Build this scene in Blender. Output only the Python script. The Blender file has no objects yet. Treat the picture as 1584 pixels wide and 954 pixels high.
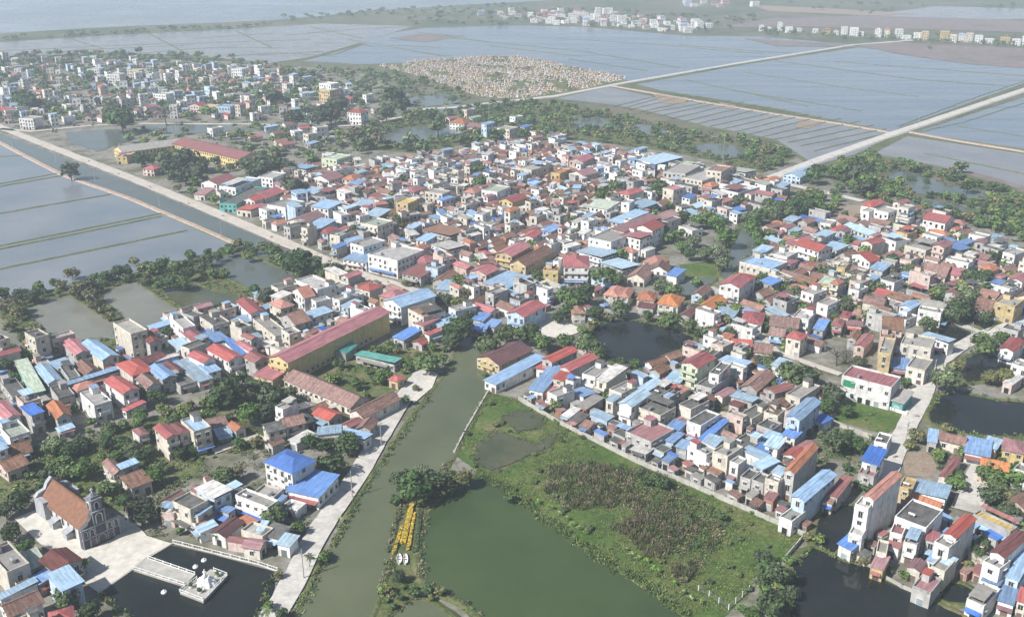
import bpy, bmesh, math, random
from mathutils import Vector, Matrix
from mathutils.geometry import tessellate_polygon
from mathutils import noise as mnoise
SC = bpy.context.scene
COL = SC.collection
RND = random.Random(11)
PI = math.pi
# ------------------------------------------------------------------ camera, sky, sun, exposure
CAMH, FPX, PITCH = 165.0, 1540.0, math.radians(20.87)
cam = bpy.data.cameras.new('camera'); camo = bpy.data.objects.new('camera', cam); COL.objects.link(camo)
camo.location = (0, 0, CAMH); camo.rotation_euler = (PI/2 - PITCH, 0, 0)
cam.sensor_width = 36; cam.lens = 36*FPX/1584; cam.clip_start = 1; cam.clip_end = 60000
SC.camera = camo
SUN_AZ, SUN_EL = math.radians(236), math.radians(42)      # compass bearing of the sun, from +Y clockwise
sd = Vector((math.sin(SUN_AZ)*math.cos(SUN_EL), math.cos(SUN_AZ)*math.cos(SUN_EL), math.sin(SUN_EL)))
sl = bpy.data.lights.new('sun', 'SUN'); sl.energy = 5.0; sl.angle = math.radians(0.8); sl.color = (1, 0.965, 0.91)
so = bpy.data.objects.new('sun', sl); COL.objects.link(so); so.rotation_euler = sd.to_track_quat('Z', 'Y').to_euler()
w = bpy.data.worlds.new('World'); SC.world = w; w.use_nodes = True
nt = w.node_tree; bg = nt.nodes['Background']; sk = nt.nodes.new('ShaderNodeTexSky')
sk.sky_type = 'NISHITA'; sk.sun_disc = False; sk.sun_elevation = SUN_EL; sk.sun_rotation = SUN_AZ
sk.air_density = 1.0; sk.dust_density = 1.3; sk.ozone_density = 1.0; sk.altitude = 100
nt.links.new(sk.outputs[0], bg.inputs[0]); bg.inputs[1].default_value = 0.07
vs = SC.view_settings; vs.view_transform = 'Standard'; vs.look = 'None'; vs.gamma = 1; vs.exposure = 0.56; vs.use_curve_mapping = False
SC.cycles.use_denoising = True; SC.cycles.max_bounces = 5; SC.cycles.diffuse_bounces = 2; SC.cycles.glossy_bounces = 2
SC.cycles.transparent_max_bounces = 6; SC.cycles.volume_bounces = 1; SC.cycles.caustics_reflective = False
HAZE = 0.00022
# ------------------------------------------------------------------ helpers
def P(x, y, z=0.0):
    """point on the level z that the photograph shows at (x, y)"""
    dx, dy = (x-792)/FPX, -(y-477)/FPX
    d = Vector((dx, math.cos(PITCH)+dy*math.sin(PITCH), -math.sin(PITCH)+dy*math.cos(PITCH)))
    if d.z > -0.012: d.z = -0.012
    t = (z-CAMH)/d.z
    return Vector((d.x*t, d.y*t, z))
def PX(v):
    """where a point shows in the photograph"""
    r = v - Vector((0, 0, CAMH)); f = Vector((0, math.cos(PITCH), -math.sin(PITCH))); u = Vector((0, math.sin(PITCH), math.cos(PITCH)))
    dz = max(r.dot(f), 1e-3)
    return 792+FPX*r.x/dz, 477-FPX*r.dot(u)/dz
CROP = {'A5': (0, 240), 'A6': (400, 240), 'A7': (800, 240), 'A8': (1184, 240), 'B1': (0, 460), 'B2': (400, 460), 'B3': (800, 460), 'B4': (1184, 460),
        'C1': (0, 714), 'C2': (400, 714), 'C3': (800, 714), 'C4': (1184, 714), 'T1': (0, 0), 'T2': (400, 0), 'T3': (800, 0), 'T4': (1184, 0)}
def cp(c, x, y):
    o = CROP[c]; return o[0]+x/3.96, o[1]+y/3.96
def PC(c, x, y, z=0.0): return P(*cp(c, x, y), z)
# materials
MATS = {}
def mat(name, col, rough=0.85, var=0.12, mott=0.25, scale=0.6, col2=None, streak=0.0, spec=0.3, obj_rand=0.0, island=0.0, vstreak=0.0, bump=0.0, metallic=0.0, coords='Object'):
    m = bpy.data.materials.new(name); m.use_nodes = True; nt = m.node_tree; N = nt.nodes; L = nt.links
    b = N['Principled BSDF']; b.inputs['Roughness'].default_value = rough; b.inputs['Specular IOR Level'].default_value = spec; b.inputs['Metallic'].default_value = metallic
    tc = N.new('ShaderNodeTexCoord'); nz = N.new('ShaderNodeTexNoise'); nz.inputs['Scale'].default_value = scale; nz.inputs['Detail'].default_value = 5; nz.inputs['Roughness'].default_value = 0.65
    src = tc.outputs['Object']
    if obj_rand > 0:
        oi = N.new('ShaderNodeObjectInfo'); ad = N.new('ShaderNodeVectorMath'); ad.operation = 'ADD'
        sc_ = N.new('ShaderNodeVectorMath'); sc_.operation = 'SCALE'; sc_.inputs[0].default_value = (97, 61, 43); L.new(oi.outputs['Random'], sc_.inputs['Scale'])
        L.new(src, ad.inputs[0]); L.new(sc_.outputs[0], ad.inputs[1]); src = ad.outputs[0]
    L.new(src, nz.inputs['Vector'])
    rp = N.new('ShaderNodeValToRGB'); rp.color_ramp.elements[0].position = 0.35; rp.color_ramp.elements[1].position = 0.68
    c2 = col2 or tuple(c*(1-mott) for c in col)
    rp.color_ramp.elements[0].color = (*c2, 1); rp.color_ramp.elements[1].color = (*col, 1); L.new(nz.outputs['Fac'], rp.inputs[0])
    out = rp.outputs[0]
    if vstreak > 0:      # rain runs and stained plaster
        mp = N.new('ShaderNodeMapping'); mp.inputs['Scale'].default_value = (1.1, 1.1, 0.13); n2 = N.new('ShaderNodeTexNoise'); n2.inputs['Scale'].default_value = 1.0; n2.inputs['Detail'].default_value = 4
        L.new(src, mp.inputs[0]); L.new(mp.outputs[0], n2.inputs['Vector'])
        mr = N.new('ShaderNodeMapRange'); mr.inputs['From Min'].default_value = 0.52; mr.inputs['From Max'].default_value = 0.72; mr.inputs['To Min'].default_value = 1; mr.inputs['To Max'].default_value = 1-vstreak
        L.new(n2.outputs['Fac'], mr.inputs['Value'])
        vm = N.new('ShaderNodeVectorMath'); vm.operation = 'SCALE'; L.new(out, vm.inputs[0]); L.new(mr.outputs[0], vm.inputs['Scale']); out = vm.outputs[0]
    if streak > 0:      # long weather streaks down the sheet
        mp = N.new('ShaderNodeMapping'); mp.inputs['Scale'].default_value = (1.6, 0.12, 0.12); n2 = N.new('ShaderNodeTexNoise'); n2.inputs['Scale'].default_value = 1.3; n2.inputs['Detail'].default_value = 3
        L.new(src, mp.inputs[0]); L.new(mp.outputs[0], n2.inputs['Vector'])
        mr = N.new('ShaderNodeMapRange'); mr.inputs['From Min'].default_value = 0.35; mr.inputs['From Max'].default_value = 0.7; mr.inputs['To Min'].default_value = 1-streak; mr.inputs['To Max'].default_value = 1+streak*0.4
        L.new(n2.outputs['Fac'], mr.inputs['Value'])
        vm = N.new('ShaderNodeVectorMath'); vm.operation = 'SCALE'; L.new(out, vm.inputs[0]); L.new(mr.outputs[0], vm.inputs['Scale']); out = vm.outputs[0]
    if obj_rand > 0 or island > 0:
        hs = N.new('ShaderNodeHueSaturation'); L.new(out, hs.inputs['Color']); out = hs.outputs[0]
        if obj_rand > 0:
            m1 = N.new('ShaderNodeMapRange'); m1.inputs['To Min'].default_value = 1-obj_rand; m1.inputs['To Max'].default_value = 1+obj_rand*0.8; L.new(oi.outputs['Random'], m1.inputs['Value']); val = m1.outputs[0]
            m3 = N.new('ShaderNodeMath'); m3.operation = 'MULTIPLY'; m3.inputs[1].default_value = 7.31; L.new(oi.outputs['Random'], m3.inputs[0]); fr = N.new('ShaderNodeMath'); fr.operation = 'FRACT'; L.new(m3.outputs[0], fr.inputs[0])
            m4 = N.new('ShaderNodeMapRange'); m4.inputs['To Min'].default_value = 1-obj_rand*1.2; m4.inputs['To Max'].default_value = 1.05; L.new(fr.outputs[0], m4.inputs['Value']); L.new(m4.outputs[0], hs.inputs['Saturation'])
            m5 = N.new('ShaderNodeMapRange'); m5.inputs['To Min'].default_value = 0.5-obj_rand*0.05; m5.inputs['To Max'].default_value = 0.5+obj_rand*0.05; L.new(fr.outputs[0], m5.inputs['Value']); L.new(m5.outputs[0], hs.inputs['Hue'])
        else: val = None
        if island > 0:
            ge = N.new('ShaderNodeNewGeometry'); m2 = N.new('ShaderNodeMapRange'); m2.inputs['To Min'].default_value = 1-island; m2.inputs['To Max'].default_value = 1+island; L.new(ge.outputs['Random Per Island'], m2.inputs['Value'])
            if val is None: val = m2.outputs[0]
            else:
                mm = N.new('ShaderNodeMath'); mm.operation = 'MULTIPLY'; L.new(val, mm.inputs[0]); L.new(m2.outputs[0], mm.inputs[1]); val = mm.outputs[0]
        L.new(val, hs.inputs['Value'])
    L.new(out, b.inputs['Base Color'])
    if bump > 0:
        bp = N.new('ShaderNodeBump'); bp.inputs['Strength'].default_value = bump; bp.inputs['Distance'].default_value = 0.3; L.new(nz.outputs['Fac'], bp.inputs['Height']); L.new(bp.outputs[0], b.inputs['Normal'])
    MATS[name] = m; return m
def ground_mat(name, stops, scale=0.05, scale2=0.6, rough=0.95, mix2=0.35, dark=0.7):
    """several earth or plant colours broken up by two sizes of noise"""
    m = bpy.data.materials.new(name); m.use_nodes = True; nt = m.node_tree; N = nt.nodes; L = nt.links; b = N['Principled BSDF']
    b.inputs['Roughness'].default_value = rough; b.inputs['Specular IOR Level'].default_value = 0.15
    tc = N.new('ShaderNodeTexCoord'); n1 = N.new('ShaderNodeTexNoise'); n1.inputs['Scale'].default_value = scale; n1.inputs['Detail'].default_value = 7; n1.inputs['Roughness'].default_value = 0.68
    n2 = N.new('ShaderNodeTexNoise'); n2.inputs['Scale'].default_value = scale2; n2.inputs['Detail'].default_value = 6; n2.inputs['Roughness'].default_value = 0.7
    L.new(tc.outputs['Object'], n1.inputs['Vector']); L.new(tc.outputs['Object'], n2.inputs['Vector'])
    rp = N.new('ShaderNodeValToRGB'); e = rp.color_ramp.elements
    for i, (p, c) in enumerate(stops):
        x = e[i] if i < 2 else e.new(p)
        x.position = p; x.color = (*c, 1)
    L.new(n1.outputs['Fac'], rp.inputs[0])
    mr = N.new('ShaderNodeMapRange'); mr.inputs['From Min'].default_value = 0.3; mr.inputs['From Max'].default_value = 0.7; mr.inputs['To Min'].default_value = dark; mr.inputs['To Max'].default_value = 1+mix2; L.new(n2.outputs['Fac'], mr.inputs['Value'])
    vm = N.new('ShaderNodeVectorMath'); vm.operation = 'SCALE'; L.new(rp.outputs[0], vm.inputs[0]); L.new(mr.outputs[0], vm.inputs['Scale']); L.new(vm.outputs[0], b.inputs['Base Color'])
    MATS[name] = m; return m
def water_mat(name, c1, c2, rough=0.06, scale=0.02, wave=0.08, wscale=0.5, spec=0.5, stretch=(1, 1, 1), rot=0.0):
    m = bpy.data.materials.new(name); m.use_nodes = True; nt = m.node_tree; N = nt.nodes; L = nt.links; b = N['Principled BSDF']
    b.inputs['Roughness'].default_value = rough; b.inputs['IOR'].default_value = 1.33; b.inputs['Specular IOR Level'].default_value = spec
    tc = N.new('ShaderNodeTexCoord'); mp = N.new('ShaderNodeMapping'); mp.inputs['Scale'].default_value = stretch; mp.inputs['Rotation'].default_value = (0, 0, rot); L.new(tc.outputs['Object'], mp.inputs[0])
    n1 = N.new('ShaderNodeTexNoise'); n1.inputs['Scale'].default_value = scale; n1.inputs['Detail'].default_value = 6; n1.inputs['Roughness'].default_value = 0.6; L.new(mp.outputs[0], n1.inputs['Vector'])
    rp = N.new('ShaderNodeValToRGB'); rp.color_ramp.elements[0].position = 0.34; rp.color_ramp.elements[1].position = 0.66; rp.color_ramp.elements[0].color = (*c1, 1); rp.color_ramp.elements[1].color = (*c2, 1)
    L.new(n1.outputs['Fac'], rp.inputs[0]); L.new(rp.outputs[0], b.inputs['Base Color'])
    n3 = N.new('ShaderNodeTexNoise'); n3.inputs['Scale'].default_value = scale*2.3; n3.inputs['Detail'].default_value = 7; n3.inputs['Roughness'].default_value = 0.7; L.new(mp.outputs[0], n3.inputs['Vector'])
    m3 = N.new('ShaderNodeMapRange'); m3.inputs['From Min'].default_value = .35; m3.inputs['From Max'].default_value = .65; m3.inputs['To Min'].default_value = spec*.45; m3.inputs['To Max'].default_value = spec*1.15; L.new(n3.outputs['Fac'], m3.inputs['Value']); L.new(m3.outputs[0], b.inputs['Specular IOR Level'])
    m4 = N.new('ShaderNodeMapRange'); m4.inputs['From Min'].default_value = .35; m4.inputs['From Max'].default_value = .65; m4.inputs['To Min'].default_value = rough*2.2; m4.inputs['To Max'].default_value = rough*.8; L.new(n3.outputs['Fac'], m4.inputs['Value']); L.new(m4.outputs[0], b.inputs['Roughness'])
    n2 = N.new('ShaderNodeTexNoise'); n2.inputs['Scale'].default_value = wscale; n2.inputs['Detail'].default_value = 3; L.new(tc.outputs['Object'], n2.inputs['Vector'])
    bp = N.new('ShaderNodeBump'); bp.inputs['Strength'].default_value = wave; bp.inputs['Distance'].default_value = 0.25; L.new(n2.outputs['Fac'], bp.inputs['Height']); L.new(bp.outputs[0], b.inputs['Normal'])
    MATS[name] = m; return m
ROOF = {'R': ('red', (.42, .082, .088)), 'D': ('dark red', (.20, .055, .055)), 'O': ('orange', (.50, .17, .085)), 'T': ('brown tiled', (.33, .17, .12)), 'P': ('faded maroon', (.33, .13, .14)),
        'B': ('bright blue', (.07, .23, .60)), 'L': ('pale blue', (.29, .48, .70)), 'G': ('grey', (.34, .325, .30)), 'K': ('dark grey', (.15, .148, .142)), 'W': ('white', (.68, .68, .66)),
        'N': ('pale green', (.46, .55, .44)), 'E': ('teal', (.06, .38, .33)), 'Y': ('yellow', (.6, .42, .17))}
WALL = {'w': ('white', (.80, .795, .775)), 'c': ('cream', (.66, .61, .52)), 'y': ('yellow', (.58, .45, .22)), 'g': ('grey', (.45, .445, .43)), 'b': ('pale blue', (.48, .60, .72)), 'p': ('pinkish', (.64, .50, .44)),
        'n': ('pale green', (.55, .62, .44)), 't': ('brick', (.38, .20, .14)), 'e': ('teal', (.10, .40, .36)), 'k': ('blue', (.08, .20, .42))}
for k, (n_, c_) in ROOF.items():
    tile = k in 'TODP'
    flat = k in 'GK'
    c2 = {'T': (.17, .10, .08), 'G': (.22, .21, .19), 'K': (.075, .075, .07), 'P': (.25, .12, .12), 'R': (.33, .08, .075), 'B': (.08, .18, .42), 'L': (.25, .36, .46), 'W': (.42, .38, .34), 'D': (.13, .055, .05), 'O': (.36, .14, .08), 'N': (.33, .36, .28)}.get(k)
    mat('roof_'+n_.replace(' ', '_'), c_, rough=0.9 if tile or flat else 0.55, mott=0.3, col2=c2, scale=0.9 if tile else 0.5, streak=0.0 if flat else 0.34, obj_rand=0.27 if not flat else 0.2, spec=0.15 if tile or flat else 0.35)
for k, (n_, c_) in WALL.items():
    mat('wall_'+n_.replace(' ', '_'), c_, rough=0.9, col2=tuple(c*0.68 for c in c_), scale=0.45, obj_rand=0.15, vstreak=0.4, spec=0.15)
mat('wall_school', (.70, .55, .26), rough=.9, vstreak=.25)
def rmat(k): return MATS['roof_'+ROOF[k][0].replace(' ', '_')]
def wmat(k): return MATS['wall_'+WALL[k][0].replace(' ', '_')]
mat('glass', (.035, .04, .045), rough=0.15, spec=0.5, mott=0.5, obj_rand=0.2)
mat('window_frame', (.6, .6, .58), obj_rand=0.25)
mat('door_wood', (.16, .10, .07), obj_rand=0.3); mat('shutter', (.25, .30, .33), obj_rand=0.5)
mat('steel', (.55, .56, .57), rough=0.35, metallic=0.6); mat('concrete', (.48, .46, .42), col2=(.30, .29, .26), scale=0.3, obj_rand=0.1)
mat('old_concrete', (.34, .33, .30), col2=(.20, .20, .18), scale=0.4, obj_rand=0.1)
mat('louvre_green', (.04, .26, .13)); mat('white_paint', (.8, .8, .78), mott=0.12)
mat('stone_dark', (.12, .12, .13), col2=(.06, .06, .065), scale=0.8); mat('stone_light', (.40, .41, .43), col2=(.26, .27, .29), scale=0.7)
mat('bark', (.12, .09, .065), mott=0.5); mat('yellow_flowers', (.50, .36, .05), island=0.3)
FOL = {'dark': (.064, .108, .034), 'mid': (.10, .16, .042), 'light': (.16, .21, .05), 'olive': (.155, .155, .06), 'brown': (.28, .23, .14), 'grey': (.20, .18, .15), 'bright': (.20, .30, .05)}
for k, c in FOL.items(): mat('foliage_'+k, c, rough=0.7, mott=0.4, scale=0.5, obj_rand=0.3, island=0.45, spec=0.2)
# objects
def add(name, data, parent=None, loc=None, rot=0.0, scale=None):
    o = bpy.data.objects.new(name, data); COL.objects.link(o)
    if parent is not None: o.parent = parent
    if loc is not None: o.location = loc
    if rot: o.rotation_euler = (0, 0, rot)
    if scale is not None: o.scale = scale
    return o
def mesh(name, vs_, fs, mats, idx=None, smooth=False):
    me = bpy.data.meshes.new(name); me.from_pydata([tuple(v) for v in vs_], [], fs)
    for m in mats: me.materials.append(m)
    if idx: me.polygons.foreach_set('material_index', idx)
    if smooth: me.polygons.foreach_set('use_smooth', [True]*len(me.polygons))
    me.update(); return me
class MB:
    """collects shapes for one mesh"""
    def __init__(s): s.v = []; s.f = []; s.i = []
    def quad(s, a, b, c, d, i=0):
        n = len(s.v); s.v += [a, b, c, d]; s.f.append((n, n+1, n+2, n+3)); s.i.append(i)
    def tri(s, a, b, c, i=0):
        n = len(s.v); s.v += [a, b, c]; s.f.append((n, n+1, n+2)); s.i.append(i)
    def box(s, x0, x1, y0, y1, z0, z1, i=0, M=None):
        n = len(s.v); pts = [Vector(p) for p in ((x0, y0, z0), (x1, y0, z0), (x1, y1, z0), (x0, y1, z0), (x0, y0, z1), (x1, y0, z1), (x1, y1, z1), (x0, y1, z1))]
        if M is not None: pts = [M @ p for p in pts]
        s.v += pts
        for q in ((0, 3, 2, 1), (4, 5, 6, 7), (0, 1, 5, 4), (1, 2, 6, 5), (2, 3, 7, 6), (3, 0, 4, 7)): s.f.append(tuple(n+k for k in q)); s.i.append(i)
    def slab(s, top, th, i=0):
        """closed plate under a polygon (counter-clockwise from above)"""
        n = len(s.v); k = len(top); s.v += [Vector(p) for p in top] + [Vector(p)-Vector((0, 0, th)) for p in top]
        s.f.append(tuple(range(n, n+k))); s.i.append(i); s.f.append(tuple(reversed(range(n+k, n+2*k)))); s.i.append(i)
        for j in range(k): s.f.append((n+j, n+k+j, n+k+(j+1) % k, n+(j+1) % k)); s.i.append(i)
    def tube(s, p0, p1, r0, r1, seg=7, i=0):
        p0, p1 = Vector(p0), Vector(p1); d = (p1-p0).normalized(); a = d.orthogonal().normalized(); b = d.cross(a); n = len(s.v)
        for p, r in ((p0, r0), (p1, r1)):
            for k in range(seg): t = 2*PI*k/seg; s.v.append(p+a*(r*math.cos(t))+b*(r*math.sin(t)))
        for k in range(seg): s.f.append((n+k, n+(k+1) % seg, n+seg+(k+1) % seg, n+seg+k)); s.i.append(i)
        s.f.append(tuple(range(n+seg, n+2*seg))); s.i.append(i); s.f.append(tuple(reversed(range(n, n+seg)))); s.i.append(i)
    def mesh(s, name, mats, smooth=False): return mesh(name, s.v, s.f, mats, s.i, smooth)
def ptag(o, label, cat, group=None):
    o['label'] = label; o['category'] = cat
    if group: o['group'] = group
    return o
def kind(o, k): o['kind'] = k; return o
def poly_area(ps): return 0.5*sum(ps[i].x*ps[(i+1) % len(ps)].y-ps[(i+1) % len(ps)].x*ps[i].y for i in range(len(ps)))
def refine(ps, step, jit, seed, closed=True):
    """more points along a border, wandering a little like a real bank"""
    out = []; n = len(ps)
    for i in range(n if closed else n-1):
        a, b = ps[i], ps[(i+1) % n]; L = (b-a).length; k = max(1, min(60, int(L/step))); d = (b-a).normalized(); nn = Vector((-d.y, d.x, 0))
        for j in range(k):
            p = a.lerp(b, j/k); q = mnoise.noise(Vector((p.x*0.11+seed, p.y*0.11, seed*1.7)))*jit+mnoise.noise(Vector((p.x*0.4, p.y*0.4+seed, seed)))*jit*0.5
            out.append(p+nn*q)
    if not closed: out.append(ps[-1].copy())
    return out
WATERS, SHEETS = [], []
ZC = [0]
def sheet(name, ps, z, m, kd='structure'):
    vs_ = [Vector((p.x, p.y, z)) for p in ps]; fs = [t for t in tessellate_polygon([vs_])]
    o = add(name, mesh(name, vs_, [tuple(t) for t in fs], [MATS[m]])); kind(o, kd); return o
def fix_up(o):
    bm = bmesh.new(); bm.from_mesh(o.data); bm.normal_update()
    for f in bm.faces:
        if f.normal.z < 0: f.normal_flip()
    bm.to_mesh(o.data); bm.free()
def area(name, px, z, m, jit=0.8, step=4, crop=None, seed=0, forbid=True):
    ps = [PC(crop, *p) if crop else P(*p) for p in px]
    if poly_area(ps) < 0: ps.reverse()
    rs = refine(ps, step, jit, seed) if jit > 0 else ps
    ZC[0] += 1; z = z+.0012*(ZC[0] % 60) if z < .05 else z+.0012*(ZC[0] % 60)+(.3 if z < .15 else 0); o = sheet(name, rs, z, m); fix_up(o)
    if forbid: SHEETS.append([(p.x, p.y) for p in ps])
    return rs
def bank(ring, wout, hgt, m, win=0.5, seed=0):
    """a low earth bank round a water's edge"""
    n = len(ring); mb = MB(); prof = []
    for i in range(n):
        d = (ring[(i+1) % n]-ring[i-1]); d.z = 0
        if d.length < 1e-6: d = Vector((1, 0, 0))
        d.normalize(); nn = Vector((d.y, -d.x, 0)); p = ring[i]; k = 0.7+0.6*mnoise.noise(Vector((p.x*0.2, p.y*0.2, seed)))
        prof.append([p+nn*wout*(0.8+0.4*k)+Vector((0, 0, -0.05)), p+nn*wout*0.45+Vector((0, 0, hgt*k)), p+nn*0.1+Vector((0, 0, hgt*k*0.8)), p-nn*win+Vector((0, 0, -0.05))])
    for i in range(n):
        a, b = prof[i], prof[(i+1) % n]
        for j in range(3): mb.quad(a[j+1], a[j], b[j], b[j+1])
    o = add('bank', mb.mesh('bank', [MATS[m]])); kind(o, 'structure'); fix_up(o); return o
def water(name, px, m, z=0.18, jit=1.0, step=4, crop=None, bk=('bank_grass', 2.2, 0.6), seed=0):
    rs = area(name, px, z, m, jit, step, crop, seed); WATERS.append(SHEETS[-1])
    if bk: bank([Vector((p.x, p.y, 0)) for p in rs], bk[1], bk[2], bk[0], seed=seed)
    return rs
ROADSEG = []
def ribbon(name, px, width, z, m, h=0.0, kd='structure', jit=0.3, step=6, w3d=None, forbid=True, seed=3):
    """a road, path or dyke along a line; h > 0 gives it sloping sides"""
    ps = w3d if w3d else [P(*p) for p in px]
    if h == 0: z += .3
    cs = refine(ps, step, jit, seed, closed=False); mb = MB(); rows = []
    for i, p in enumerate(cs):
        d = cs[min(i+1, len(cs)-1)]-cs[max(i-1, 0)]; d.normalize(); nn = Vector((-d.y, d.x, 0)); wv = width*0.5*(1+0.12*mnoise.noise(Vector((p.x*0.15, p.y*0.15, 5))))
        if h > 0: rows.append([p+nn*(wv+h*1.3)+Vector((0, 0, 0)), p+nn*wv+Vector((0, 0, z+h)), p-nn*wv+Vector((0, 0, z+h)), p-nn*(wv+h*1.3)])
        else: rows.append([p+nn*wv+Vector((0, 0, z)), p-nn*wv+Vector((0, 0, z))])
    for a, b in zip(rows, rows[1:]):
        for j in range(len(a)-1): mb.quad(a[j], a[j+1], b[j+1], b[j])
    o = add(name, mb.mesh(name, [MATS[m]])); kind(o, kd); fix_up(o)
    if forbid:
        for a, b in zip(ps, ps[1:]): ROADSEG.append((a.x, a.y, b.x, b.y, width*0.5))
    return cs
def inpoly(x, y, poly):
    c = False; n = len(poly); j = n-1
    for i in range(n):
        xi, yi = poly[i]; xj, yj = poly[j]
        if (yi > y) != (yj > y) and x < (xj-xi)*(y-yi)/(yj-yi)+xi: c = not c
        j = i
    return c
def on_road(x, y, m=0.5):
    for ax, ay, bx, by, r in ROADSEG:
        dx, dy = bx-ax, by-ay; L = dx*dx+dy*dy; t = max(0, min(1, ((x-ax)*dx+(y-ay)*dy)/L)) if L else 0
        if (ax+t*dx-x)**2+(ay+t*dy-y)**2 < (r+m)**2: return True
    return False
def in_water(x, y): return any(inpoly(x, y, p) for p in WATERS)
def blocked(x, y, m=0.5): return any(inpoly(x, y, p) for p in SHEETS) or on_road(x, y, m)
# ------------------------------------------------------------------ ground, fields, water
ground_mat('town_ground', [(.30, (.06, .075, .035)), (.43, (.125, .125, .085)), (.56, (.22, .21, .185)), (.70, (.15, .14, .105))], scale=0.045, scale2=0.35)
ground_mat('bank_grass', [(.30, (.05, .075, .025)), (.50, (.10, .12, .045)), (.70, (.17, .145, .08))], scale=0.12, scale2=0.9, dark=0.55)
ground_mat('bank_earth', [(.35, (.20, .155, .115)), (.55, (.27, .215, .165)), (.70, (.13, .13, .07))], scale=0.12, scale2=0.9)
ground_mat('meadow', [(.28, (.04, .075, .02)), (.44, (.068, .118, .028)), (.56, (.11, .14, .042)), (.70, (.18, .16, .085))], scale=0.05, scale2=0.7, dark=0.5)
ground_mat('garden', [(.28, (.05, .075, .025)), (.45, (.09, .12, .04)), (.60, (.16, .15, .08)), (.74, (.24, .20, .14))], scale=0.09, scale2=0.6, dark=0.55)
ground_mat('road_concrete', [(.32, (.36, .34, .31)), (.50, (.53, .51, .475)), (.70, (.42, .39, .35))], scale=0.09, scale2=0.7, mix2=0.12, dark=0.75)
ground_mat('road_dusty', [(.35, (.40, .36, .31)), (.55, (.48, .44, .39)), (.70, (.32, .29, .25))], scale=0.07, scale2=0.5, mix2=0.15, dark=0.8)
ground_mat('plaza', [(.32, (.44, .415, .37)), (.52, (.59, .56, .50)), (.70, (.48, .455, .41))], scale=0.1, scale2=0.5, mix2=0.1, dark=0.8)
ground_mat('earth_path', [(.35, (.30, .23, .18)), (.55, (.38, .30, .245)), (.70, (.22, .18, .12))], scale=0.12, scale2=0.7)
ground_mat('fallow', [(.35, (.15, .12, .11)), (.5, (.19, .155, .145)), (.70, (.12, .125, .10))], scale=0.012, scale2=0.1)
ground_mat('far_land', [(.32, (.05, .07, .03)), (.48, (.09, .105, .055)), (.62, (.14, .125, .09)), (.75, (.075, .09, .045))], scale=0.006, scale2=0.05)
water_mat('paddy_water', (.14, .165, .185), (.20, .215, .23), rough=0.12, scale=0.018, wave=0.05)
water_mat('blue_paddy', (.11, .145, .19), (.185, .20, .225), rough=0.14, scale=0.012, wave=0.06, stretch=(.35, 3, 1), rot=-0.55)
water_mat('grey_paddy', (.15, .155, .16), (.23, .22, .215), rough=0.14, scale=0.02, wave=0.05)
water_mat('fish_pond', (.15, .155, .13), (.20, .195, .16), rough=0.1, scale=0.03)
water_mat('river_water', (.084, .100, .056), (.118, .130, .078), rough=0.07, scale=0.025)
water_mat('green_water', (.040, .066, .026), (.058, .084, .034), rough=0.07, scale=0.03)
water_mat('dark_water', (.012, .015, .014), (.020, .024, .022), rough=0.06, scale=0.05)
water_mat('canal_water', (.085, .105, .095), (.11, .125, .11), rough=0.1, scale=0.03)
water_mat('swamp_water', (.055, .066, .035), (.10, .10, .06), rough=0.15, scale=0.06)
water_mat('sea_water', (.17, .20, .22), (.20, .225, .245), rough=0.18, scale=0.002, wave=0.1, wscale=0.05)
# base sheet out to the horizon
g = 45000
kind(add('ground', mesh('ground', [(-g, -400, -.02), (g, -400, -.02), (g, g, -.02), (-g, g, -.02)], [(0, 1, 2, 3)], [MATS['town_ground']])), 'structure')
# far farmland beyond the town, and the sea
area('farmland', [(-900, 40), (-300, 100), (0, 100), (300, 92), (560, 110), (640, 150), (760, 170), (900, 185), (1210, 225), (1300, 290), (1584, 330), (2000, 400), (3400, 60), (2200, -45), (1000, -45), (-300, 40)], 0.0, 'far_land', jit=4, step=25, forbid=False)
sea = [P(-1500, 75), P(-400, 64), P(0, 52), P(90, 47), P(175, 42), P(350, 35), P(420, 32), P(500, 25), P(560, 18), P(700, 9), P(850, 1), P(1000, -14), P(1150, -30), P(1250, -50), P(1250, -85), P(-3000, -85)]
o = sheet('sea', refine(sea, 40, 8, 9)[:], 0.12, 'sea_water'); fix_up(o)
# left paddies with dykes
water('paddy_field', [(-160, 150), (-60, 192), (0, 222), (38, 242), (96, 273), (200, 309), (362, 381), (300, 399), (200, 424), (100, 445), (0, 463), (-180, 500), (-420, 420)], 'paddy_water', jit=0.3, step=12, bk=('bank_grass', 2.0, 0.5), seed=1)
for ps in ([(-120, 305), (0, 285), (93, 268)], [(-120, 310), (0, 289), (97, 272)], [(-120, 352), (0, 331), (172, 301)], [(-120, 405), (0, 381), (120, 357), (253, 330)], [(-120, 411), (0, 386), (120, 362), (250, 335)], [(-120, 442), (0, 417), (150, 386), (290, 357)], [(-60, 250), (0, 243), (44, 241)]):
    ribbon('dyke', ps, 1.5, 0.03, 'bank_grass', h=0.5, jit=0.4)
ribbon('dyke_path', [(-60, 190), (0, 221), (38, 241), (96, 271), (200, 307), (290, 345), (368, 379)], 3.0, 0.08, 'earth_path', h=0.6)
water('canal', [(-60, 180), (0, 207), (60, 229), (101, 245), (200, 282), (300, 324), (400, 366), (470, 402), (455, 415), (400, 395), (372, 378), (290, 342), (200, 304), (96, 268), (38, 238), (0, 218), (-60, 187)], 'canal_water', jit=0.3, step=8, bk=None)
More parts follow.
